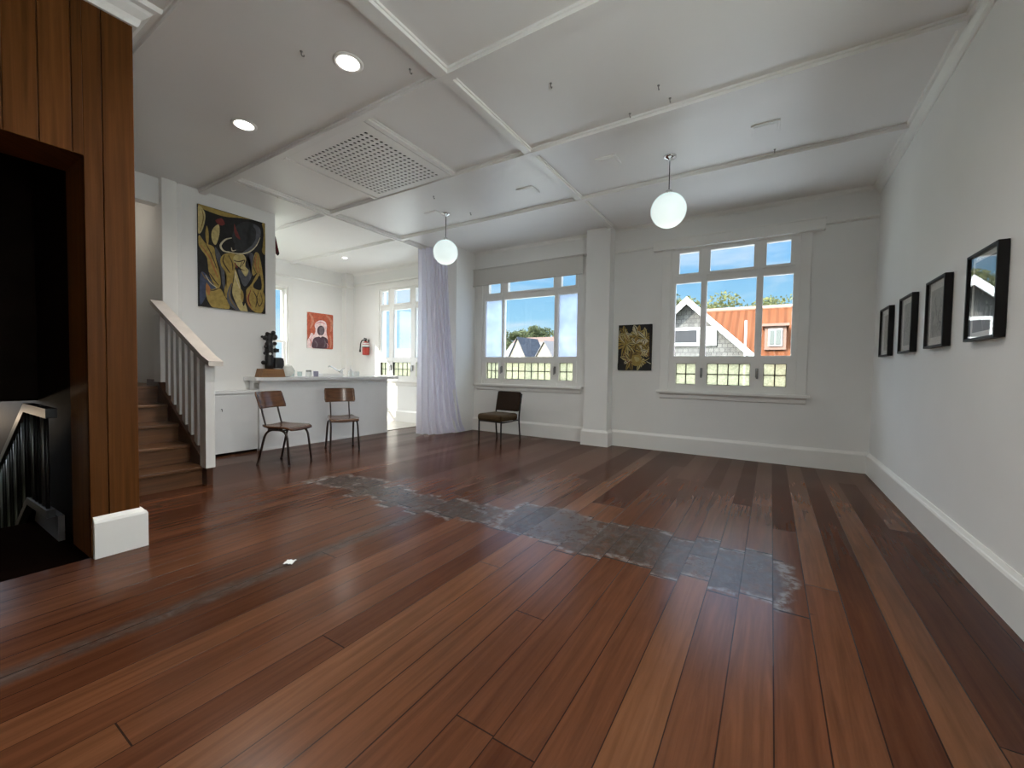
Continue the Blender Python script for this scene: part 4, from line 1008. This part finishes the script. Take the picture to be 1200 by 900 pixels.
# ------------------------------------------------------------------ curtain
def curtain():
    nu, nv = 150, 22; v = []; f = []
    def path(pts, t):
        seg = [math.hypot(b[0] - a[0], b[1] - a[1]) for a, b in zip(pts, pts[1:])]; L = sum(seg); s = t * L
        for (a, b), d in zip(zip(pts, pts[1:]), seg):
            if s <= d or (a, b) == (pts[-2], pts[-1]):
                k = s / d; return Vector((a[0] + (b[0] - a[0]) * k, a[1] + (b[1] - a[1]) * k, 0)), Vector((b[1] - a[1], -(b[0] - a[0]), 0)).normalized()
            s -= d
    top = [(-5.40, 5.43), (-5.15, 5.50), (-4.93, 5.62)]
    mid = [(-5.33, 5.36), (-5.10, 5.46), (-4.88, 5.63), (-4.86, 5.70)]
    bot = [(-5.20, 5.22), (-4.98, 5.26), (-4.86, 5.42), (-4.755, 5.86), (-4.76, 6.0)]
    for j in range(nv + 1):
        z = j / nv; zz = .015 + z * (H - .05)
        for i in range(nu + 1):
            t = i / nu
            # even mix of bottom / mid / top paths
            pb, nb = path(bot, t); pm, nm = path(mid, t); pt_, nt_ = path(top, t)
            if z < .5: k = (z / .5) ** .6; p = pb.lerp(pm, k); n = nb.lerp(nm, k)
            else: k = (z - .5) / .5; p = pm.lerp(pt_, k); n = nm.lerp(nt_, k)
            n.normalize()
            ph = t * 2 * PI * 7.5 + .8 * math.sin(3.1 * t * 2 + 1.3)
            amp = (.038 + .014 * (1 - z)) * (1 + .3 * math.sin(t * 17))
            q = p + n * amp * math.sin(ph + .5 * math.sin(z * 3 + t * 6)) + n * .012 * math.sin(2 * ph + z * 4)
            v.append((q.x, q.y, zz + (.012 * math.sin(ph) if j == 0 else 0)))
    for j in range(nv):
        for i in range(nu):
            a = j * (nu + 1) + i; f.append((a, a + 1, a + nu + 2, a + nu + 1))
    t = thing('curtain', 'floor-length white sheer curtain gathered beside the kitchen opening', 'curtain', (0, 0, 0))
    mb = MB(); mb.add(v, f, 0, True); o = mb.build('curtain_cloth', CURTAIN, t, fix=False)
    mb = MB(); mb.bbox(-5.36, -5.33, 2.9, 5.5, H - .058, H - .038, .003); mb.build('curtain_track', TRIM, t)
curtain()

# ------------------------------------------------------------------ chairs
def school_chair(x, y, rz, label):
    """plywood seat and curved back on bent steel tube; local +x is forward"""
    t = thing('plywood_chair', label, 'chair', (x, y, 0), rz, 'plywood school chairs at the counter')
    r = .0125
    for s in (-1, 1):
        # side frame: an inverted U from the rear foot to the front foot
        pts = fillet([(-.235, s * .185, 0), (-.125, s * .170, .415), (.150, s * .170, .415), (.195, s * .185, 0)], .11, 9)
        half = len(pts) // 2
        mb = MB(); mb.tube(pts[:half + 1], r, 10); mb.build('leg', METAL_BROWN, t)
        mb = MB(); mb.tube(pts[half:], r, 10); mb.build('leg', METAL_BROWN, t)
        mb = MB(); mb.tube(fillet([(.05, s * .125, .418), (-.165, s * .125, .418), (-.225, s * .125, .62), (-.250, s * .125, .74)], .06, 6), .010, 10); mb.build('back_post', METAL_BROWN, t)
    for xx in (-.10, .10):
        mb = MB(); mb.tube([(xx, -.170, .410), (xx, .170, .410)], .010, 10); mb.build('cross_rail', METAL_BROWN, t)
    nu, nv = 16, 14; v = []; f = []
    def sheet(fun, th):
        v = []; f = []
        for side in (0, 1):
            for j in range(nv + 1):
                for i in range(nu + 1):
                    p, n = fun(i / nu, j / nv); v.append(Vector(p) - Vector(n) * th * side)
        K = (nu + 1) * (nv + 1)
        for j in range(nv):
            for i in range(nu):
                a = j * (nu + 1) + i; f.append((a, a + 1, a + nu + 2, a + nu + 1)); f.append((K + a, K + a + nu + 1, K + a + nu + 2, K + a + 1))
        for i in range(nu):
            for b in (i, nv * (nu + 1) + i): f.append((b, b + 1, K + b + 1, K + b))
        for j in range(nv):
            for b in (j * (nu + 1), j * (nu + 1) + nu): f.append((b, b + nu + 1, K + b + nu + 1, K + b))
        mb = MB(); mb.add(v, f, 0, True); return mb
    def seat(u, w):
        yy = (u - .5) * 2; xx = -.19 + .40 * w; half = .195 - .02 * (1 - w)
        # rounded corners
        c = 1 - .10 * max(0, abs(2 * w - 1) - .75) / .25
        z = .446 + .010 * abs(yy) ** 2 - .022 * max(0, (w - .8) / .2) ** 2 + .014 * max(0, (.3 - w) / .3) ** 2
        return (xx, yy * half * c, z), (0, 0, 1)
    mb = sheet(seat, .022); o = mb.build('seat', CHAIRWOOD, t)
    def back(u, w):
        a = (u - .5) * 2; yy = a * .205; z = .655 + .195 * w
        c = 1 - .05 * max(0, abs(2 * w - 1) - .7) / .3
        xx = -.222 - .075 * (z - .64) / .2 + .055 * a * a
        return (xx, yy * c, z), (1, 0, 0)
    mb = sheet(back, .012); o = mb.build('backrest', CHAIRWOOD, t)
    for s in (-1, 1):
        for z in (.69, .73):
            mb = MB(); mb.ball((-.236 - .075 * (z - .64) / .2 + .018, s * .125, z), .006, 8); mb.build('rivet', STEEL, t)
    for s in (-1, 1):
        for xx in (-.235, .195):
            mb = MB(); mb.lathe([(.014, 0), (.015, .004), (.013, .022)], (xx, s * .185, 0), 12); mb.build('foot_cap', BLACKRUB, t)
    return t
school_chair(-4.89, 2.745, R(20), 'plywood chair on dark tube legs in front of the white cupboard, nearest the stairs')
school_chair(-5.075, 3.64, R(-26), 'plywood chair on dark tube legs in front of the middle of the counter')

t = thing('armless_chair', 'low armless easy chair with brown fabric back and olive seat under the middle window', 'chair', (-3.70, 5.50, 0), R(-92))
mb = MB(); mb.bbox(-.235, .245, -.235, .235, .345, .455, .035); o = mb.build('seat', FABRIC_OLV, t)
def tilt(mb, ang, piv):
    Mx = Matrix.Translation(piv) @ Matrix.Rotation(ang, 4, 'Y') @ Matrix.Translation(-Vector(piv)); mb.v = [tuple(Mx @ Vector(q)) for q in mb.v]; return mb
mb = MB(); mb.bbox(-.285, -.215, -.225, .225, .475, .80, .025); tilt(mb, R(-13), (-.25, 0, .47)); mb.build('backrest', FABRIC_BRN, t)
for s in (-1, 1):
    mb = MB(); mb.tube([(.215, s * .215, 0), (.215, s * .215, .36)], .013, 10); mb.build('leg', METAL_BLK, t)
    mb = MB(); mb.tube(fillet([(-.30, s * .235, 0), (-.255, s * .235, .36), (-.275, s * .235, .50), (-.335, s * .235, .76)], .08), .013, 10); mb.build('leg', METAL_BLK, t)
    mb = MB(); mb.tube([(.215, s * .222, .335), (-.258, s * .232, .335)], .011, 8); mb.build('side_rail', METAL_BLK, t)
for xx, yy, zz in ((.215, .215, .34), (-.258, .232, .335), (-.30, .235, .62)):
    mb = MB(); mb.tube([(xx, -yy, zz), (xx, yy, zz)], .011, 8); mb.build('cross_rail', METAL_BLK, t)

o = MB(); bm = bmesh.new()
bmesh.ops.create_grid(bm, x_segments=6, y_segments=6, size=.026)
for q in bm.verts: q.co.z = .004 + .008 * rnd.random()
o.frombm(bm); o = o.build('paper_scrap', WHITE); o.location = (-2.352, 1.338, .002); o.rotation_euler = (0, 0, .5); tag(o, 'small crumpled white paper scrap on the worn strip of the floor', 'paper')
o.modifiers.new('thickness', 'SOLIDIFY').thickness = .001

# ------------------------------------------------------------------ outside
GZ = -4.5
mb = MB(); mb.box(5, 9, -9, 4.5, GZ, 8.5); o = struct(mb.build('wall_bounce', M('bounce_white', (.80, .80, .78), .8, .2)))  # unseen reflector wall, added to bounce sun through the right-hand window
mb = MB(); mb.hexa([(-12, 6.55, .45), (3, 6.55, .45), (3, 10.5, .15), (-12, 10.5, .15), (-12, 6.55, .52), (3, 6.55, .52), (3, 10.5, .22), (-12, 10.5, .22)])
for x in (-11, -8, -5, -2, 1): mb.box(x, x + .12, 10.2, 10.32, GZ, .16)
t = mb.build('bounce_roof', M('bounce_roof_pale', (.66, .64, .60), .5, .3)); struct(t); t.name = 'ground_bounce_roof'  # unseen pale roof added to bounce daylight up to the ceiling
mb = MB(); mb.box(-220, 160, -60, 260, GZ - .3, GZ); struct(mb.build('ground', GRASS))
t = thing('gabled_house', 'grey shingled house with white bargeboards and orange iron roof outside the right window', 'house', (0, 0, 0))
gy = 17.0; ax, az = -2.763, 3.86; ex, ez = 2.5, 2.5 * .955
mb = MB(); mb.prism([(ax - ex + .25, GZ), (ax + ex - .25, GZ), (ax + ex - .25, az - ez + .2), (ax, az - .06), (ax - ex + .25, az - ez + .2)], 'y', gy, gy + .3); mb.build('gable_wall', SHINGLE, t)
mb = MB()
for s in (-1, 1):
    mb.prism([(ax, az), (ax, az + .10), (ax + s * ex, az - ez + .10), (ax + s * ex, az - ez)], 'y', gy - .35, gy + 4.8)
mb.build('gable_roof', ORANGE, t)
for s in (-1, 1):
    mb = MB(); mb.prism([(ax, az - .14), (ax, az + .13), (ax + s * (ex + .1), az - ez + .03), (ax + s * (ex + .1), az - ez - .22)], 'y', gy - .42, gy - .34); mb.build('bargeboard', EXTWHITE, t)
mb = MB(); mb.bbox(-3.33, -1.74, gy - .08, gy + .02, 2.16, 2.87, .02); w = mb.build('gable_window', EXTWHITE, t)
mb = MB(); mb.box(-3.20, -2.42, gy - .10, gy - .07, 2.30, 2.76); mb.build('dark_pane', EXTGLASS, w)
mb = MB(); mb.box(-2.30, -1.86, gy - .10, gy - .07, 2.28, 2.76); mb.build('curtained_pane', M('curtained_pane', (.25, .25, .25), .3), w)
ry_, rz_ = 22.0, 4.12
mb = MB(); mb.hexa([(-3.0, 16.9, .1), (9, 16.9, .1), (9, ry_, rz_ - .12), (-3.0, ry_, rz_ - .12), (-3.0, 16.9, .22), (9, 16.9, .22), (9, ry_, rz_), (-3.0, ry_, rz_)])
mb.hexa([(-3.0, ry_, rz_ - .12), (9, ry_, rz_ - .12), (9, 27, .1), (-3.0, 27, .1), (-3.0, ry_, rz_), (9, ry_, rz_), (9, 27, .22), (-3.0, 27, .22)]); mb.build('main_roof', ORANGE, t)
mb = MB(); mb.tube([(-3.0, ry_, rz_ + .02), (9, ry_, rz_ + .02)], .10, 8); mb.build('ridge_cap', M('ridge_cap', (.24, .13, .09), .6), t)
mb = MB(); mb.box(-2.9, 8.8, 17.4, 26.6, GZ, .3); mb.build('house_wall', SHINGLE, t)
mb = MB(); mb.box(-.27, .45, 19.2, 21.5, 2.1, 3.02); mb.box(-.36, .54, 19.05, 21.6, 3.02, 3.12); dm = mb.build('dormer', M('dormer_grey', (.15, .09, .065), .7), t)
mb = MB(); mb.bbox(-.14, .32, 19.14, 19.21, 2.24, 2.92, .01); mb.build('dormer_window', EXTWHITE, dm)
mb = MB()
for a, b in ((-.10, .06), (.10, .28)): mb.box(a, b, 19.10, 19.15, 2.30, 2.86)
mb.build('dormer_pane', M('pale_pane', (.10, .11, .10), .4, .2), dm)
mb = MB(); mb.tube([(-.80, 16.6, GZ), (-.80, 16.6, 3.0)], .035, 8); o = mb.build('flag_pole', EXTWHITE); tag(o, 'thin white pole standing before the orange roof outside the right window', 'pole')

def house(x, y, rz, L, Wd, wallz, ridgez, wall, roof, label, nwin=2, name='house'):
    """ridge along local x, gable ends at +-L/2"""
    t = thing(name, label, 'house', (x, y, GZ), rz)
    h0, h1 = wallz - GZ, ridgez - GZ
    mb = MB(); mb.prism([(-Wd / 2, 0), (Wd / 2, 0), (Wd / 2, h0), (0, h1 - .15), (-Wd / 2, h0)], 'x', -L / 2, L / 2); mb.build('wall', wall, t)
    for s in (-1, 1):
        k = (h1 - h0) / (Wd / 2); e = Wd / 2 + .4
        mb = MB(); mb.prism([(0, h1), (s * e, h1 - e * k), (s * e, h1 - e * k + .25), (0, h1 + .25)], 'x', -L / 2 - .3, L / 2 + .3); mb.build('roof', roof, t)
    for i in range(nwin):
        yy = (i - (nwin - 1) / 2) * Wd * .28
        mb = MB(); mb.bbox(-L / 2 - .12, -L / 2 + .02, yy - Wd * .07, yy + Wd * .07, h0 - Wd * .22, h0 + Wd * .06, .03); w = mb.build('window', EXTWHITE, t)
        mb = MB(); mb.box(-L / 2 - .16, -L / 2 - .10, yy - Wd * .05, yy + Wd * .05, h0 - Wd * .20, h0 + Wd * .04); mb.build('pane', EXTGLASS, w)
    return t
house(-47.6, 82.5, R(84), 7.5, 4.8, 3.9, 8.3, PALEWALL, SLATE, 'cream stone building with steep blue slate roof outside the middle window', 2, 'chapel')
house(-45.5, 100, R(0), 34, 9, 5.0, 8.6, PALEWALL, PALEROOF, 'long pale roofed building behind the slate roofed one outside the middle window', 2)
house(-52, 118, R(0), 40, 10, 8.2, 11.6, PALEWALL, PINKROOF, 'pinkish roofed building under the trees outside the middle window', 2)
house(-40.0, 80, R(75), 5, 6, 3.2, 7.2, PALEWALL, PALEROOF, 'white gabled house at the right edge of the middle window view', 1)
house(-85, 82, R(20), 8, 6, 3.6, 6.4, PALEWALL, PALEROOF, 'distant pale gabled house seen through the kitchen window', 2)

LEAFA = leaf_mat('leaf_olive', (.075, .085, .034), (.165, .165, .075)); LEAFB = leaf_mat('leaf_dark', (.045, .055, .028), (.105, .115, .058))
def tree(x, y, top, spread, label, leaf, seed, n=2600, squash=.5, blobs=9, lsz=.55):
    t = thing('tree', label, 'tree', (x, y, GZ), 0, 'trees beyond the houses')
    rr = random.Random(seed); hgt = top - GZ
    cs = []
    for _ in range(blobs):
        a = rr.uniform(0, 2 * PI); q = rr.random() ** .5 * spread * .75
        cs.append((q * math.cos(a), q * math.sin(a), hgt * (1 - squash) + rr.random() * hgt * squash * .75, spread * rr.uniform(.28, .48)))
    cs.append((0, 0, hgt - spread * .35, spread * .38))
    mb = MB()
    for _ in range(n):
        c = rr.choice(cs); d = Vector((rr.gauss(0, 1), rr.gauss(0, 1), rr.gauss(0, 1))).normalized() * c[3] * rr.uniform(.55, 1.05)
        p = Vector(c[:3]) + Vector((d.x, d.y, d.z * .75)); s = lsz * rr.uniform(.5, 1.1)
        q = Quaternion((rr.gauss(0, 1), rr.gauss(0, 1), rr.gauss(0, 1), rr.gauss(0, 1))).normalized()
        mb.add([p + q @ Vector(k) * s for k in ((-.5, 0, 0), (0, -.28, .05), (.5, 0, 0), (0, .28, .05))], [(0, 1, 2, 3)])
    mb.build('foliage', leaf, t, fix=False)
    mb = MB(); mb.tube([(0, 0, 0), (.1, 0, hgt * .4), (0, .1, hgt * .8)], [spread * .08, spread * .06, .05], 10)
    for c in cs[:6]: mb.tube([(0, 0, hgt * .35), (c[0] * .5, c[1] * .5, (hgt * .4 + c[2]) / 2), c[:3]], [spread * .04, spread * .03, .03], 7)
    mb.build('trunk', BARK, t)
tree(-8.2, 39, 8.7, 3.2, 'olive green tree behind the left of the gable outside the right window', LEAFA, 1, 5000, .45, 16, .42)
tree(-4.2, 46, 9.5, 4.6, 'olive green tree above the orange ridge in the middle of the right window', LEAFA, 12, 7000, .42, 24, .45)
tree(-.5, 55, 10.2, 4.6, 'lower rounded tree at the right behind the orange ridge', LEAFA, 3, 5000, .40, 18, .42)
tree(-53.5, 132, 23.5, 10.0, 'tall spreading pine at the right of the middle window view', LEAFB, 4, 3600, .42, 14, 1.4)
tree(-92, 150, 18.2, 7.5, 'dark tree row end at the left of the middle window view', LEAFB, 5, 2400, .32, 10, 1.2)
tree(-78.5, 142, 19.2, 6.5, 'dark tree left of centre in the middle window view', LEAFB, 6, 2000, .32, 10, 1.1)
tree(-67, 146, 19.5, 6.0, 'dark tree between the pine and the tree row in the middle window', LEAFB, 7, 2200, .32, 10, 1.1)
tree(-90, 100, 5.8, 7, 'distant rounded grey green tree in the kitchen window', LEAFB, 8, 1800, .5, 10, 1.1)
# ------------------------------------------------------------------ light
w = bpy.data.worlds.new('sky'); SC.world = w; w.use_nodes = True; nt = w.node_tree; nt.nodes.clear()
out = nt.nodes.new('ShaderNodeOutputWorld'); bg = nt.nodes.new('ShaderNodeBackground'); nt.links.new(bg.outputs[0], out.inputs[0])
g = nt.nodes.new('ShaderNodeTexCoord').outputs['Generated']; X, Y, Z = sepxyz(nt, g)
sky = ramp(nt, Z, [(0, (.30, .31, .28)), (.002, (.36, .45, .50)), (.07, (.25, .45, .58)), (.2, (.16, .345, .54)), (.5, (.14, .36, .80)), (1, (.10, .25, .62))])
cl = noise(nt, mapping(nt, comb(nt, X, Y, mth(nt, 'MULTIPLY', Z, 3.5)), (1, 1, 1), (3.1, .4, 0)), 3.2, 6, .58, .5)
clf = mth(nt, 'MULTIPLY', ramp(nt, cl, [(.48, (0, 0, 0)), (.72, (.8, .8, .8))]), ramp(nt, Z, [(0, (0, 0, 0)), (.03, (1, 1, 1)), (.45, (1, 1, 1)), (.8, (.3, .3, .3))]))
sky = mixc(nt, clf, sky, (.52, .56, .60))
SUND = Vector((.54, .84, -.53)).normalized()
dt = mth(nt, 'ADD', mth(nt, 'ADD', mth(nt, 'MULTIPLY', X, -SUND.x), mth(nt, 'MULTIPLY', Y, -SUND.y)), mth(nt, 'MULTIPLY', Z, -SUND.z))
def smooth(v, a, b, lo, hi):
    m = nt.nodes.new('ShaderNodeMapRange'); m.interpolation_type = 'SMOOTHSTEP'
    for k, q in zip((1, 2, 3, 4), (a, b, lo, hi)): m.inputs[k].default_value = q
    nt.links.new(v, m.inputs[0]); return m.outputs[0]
# unseen sky overhead and around the sun, brightened to light the room
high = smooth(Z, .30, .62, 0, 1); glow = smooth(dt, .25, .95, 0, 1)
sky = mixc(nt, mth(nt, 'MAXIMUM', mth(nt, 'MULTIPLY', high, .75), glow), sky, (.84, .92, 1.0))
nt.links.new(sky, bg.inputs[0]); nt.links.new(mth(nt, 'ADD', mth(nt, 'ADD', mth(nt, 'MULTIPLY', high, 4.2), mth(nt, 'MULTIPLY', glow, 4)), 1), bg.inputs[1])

sl_ = bpy.data.lights.new('sun', 'SUN'); sl_.energy = 7.0; sl_.angle = R(.6); sl_.color = (1, .95, .86)
so = bpy.data.objects.new('sun', sl_); COL.objects.link(so); so.rotation_mode = 'QUATERNION'; so.rotation_quaternion = SUND.to_track_quat('-Z', 'Y'); so.location = (-20, -30, 25)
def portal(x0, x1, z0, z1, y, flip=False):
    l = bpy.data.lights.new('window_portal', 'AREA'); l.shape = 'RECTANGLE'; l.size = x1 - x0; l.size_y = z1 - z0
    l.cycles.is_portal = True
    o = bpy.data.objects.new('window_portal', l); COL.objects.link(o); o.location = ((x0 + x1) / 2, y, (z0 + z1) / 2)
    o.rotation_euler = (R(-90) if not flip else R(90), 0, 0)
for q in (W1, W2, W3): portal(*q, YW + .19)
l = bpy.data.lights.new('window_portal', 'AREA'); l.shape = 'RECTANGLE'; l.size = WK[3] - WK[2]; l.size_y = WK[1] - WK[0]; l.cycles.is_portal = True
o = bpy.data.objects.new('window_portal', l); COL.objects.link(o); o.location = (XK - .19, (WK[0] + WK[1]) / 2, (WK[2] + WK[3]) / 2); o.rotation_euler = (0, R(-90), 0)
l = bpy.data.lights.new('landing_fill', 'POINT'); l.energy = 2.0; l.color = (1, .92, .80); l.shadow_soft_size = .08  # unseen fill light added for the landing, no fixture
o = bpy.data.objects.new('landing_fill', l); COL.objects.link(o); o.location = (-6.75, 1.35, 2.85)
# small warm wall lamp down in the stairwell
l = bpy.data.lights.new('stairwell_lamp', 'POINT'); l.energy = 5; l.color = (1, .78, .55); l.shadow_soft_size = .05
o = bpy.data.objects.new('stairwell_lamp', l); COL.objects.link(o); o.location = (-7.05, .45, .55)

# ------------------------------------------------------------------ camera
F_PX, YAW, PIT, ROL = 484.5544, .5594, -.0338, .0153
fwd = Vector((-math.sin(YAW) * math.cos(PIT), math.cos(YAW) * math.cos(PIT), math.sin(PIT)))
rt = Vector((math.cos(YAW), math.sin(YAW), 0)); up = rt.cross(fwd)
r2 = rt * math.cos(ROL) + up * math.sin(ROL); u2 = -rt * math.sin(ROL) + up * math.cos(ROL)
cam = bpy.data.cameras.new('camera'); co = bpy.data.objects.new('camera', cam); COL.objects.link(co)
cam.sensor_width = 36; cam.lens = F_PX / 1200 * 36; cam.clip_start = .05; cam.clip_end = 600
co.matrix_world = Matrix(((r2.x, u2.x, -fwd.x, 0), (r2.y, u2.y, -fwd.y, 0), (r2.z, u2.z, -fwd.z, EYE), (0, 0, 0, 1)))
SC.camera = co
SC.view_settings.view_transform = 'Standard'; SC.view_settings.look = 'None'; SC.view_settings.exposure = .92; SC.view_settings.gamma = 1; SC.view_settings.use_curve_mapping = False
SC.cycles.use_denoising = True; SC.cycles.max_bounces = 10; SC.cycles.diffuse_bounces = 6; SC.cycles.transparent_max_bounces = 16
SC.cycles.sample_clamp_indirect = 8; SC.cycles.caustics_reflective = False; SC.cycles.caustics_refractive = False
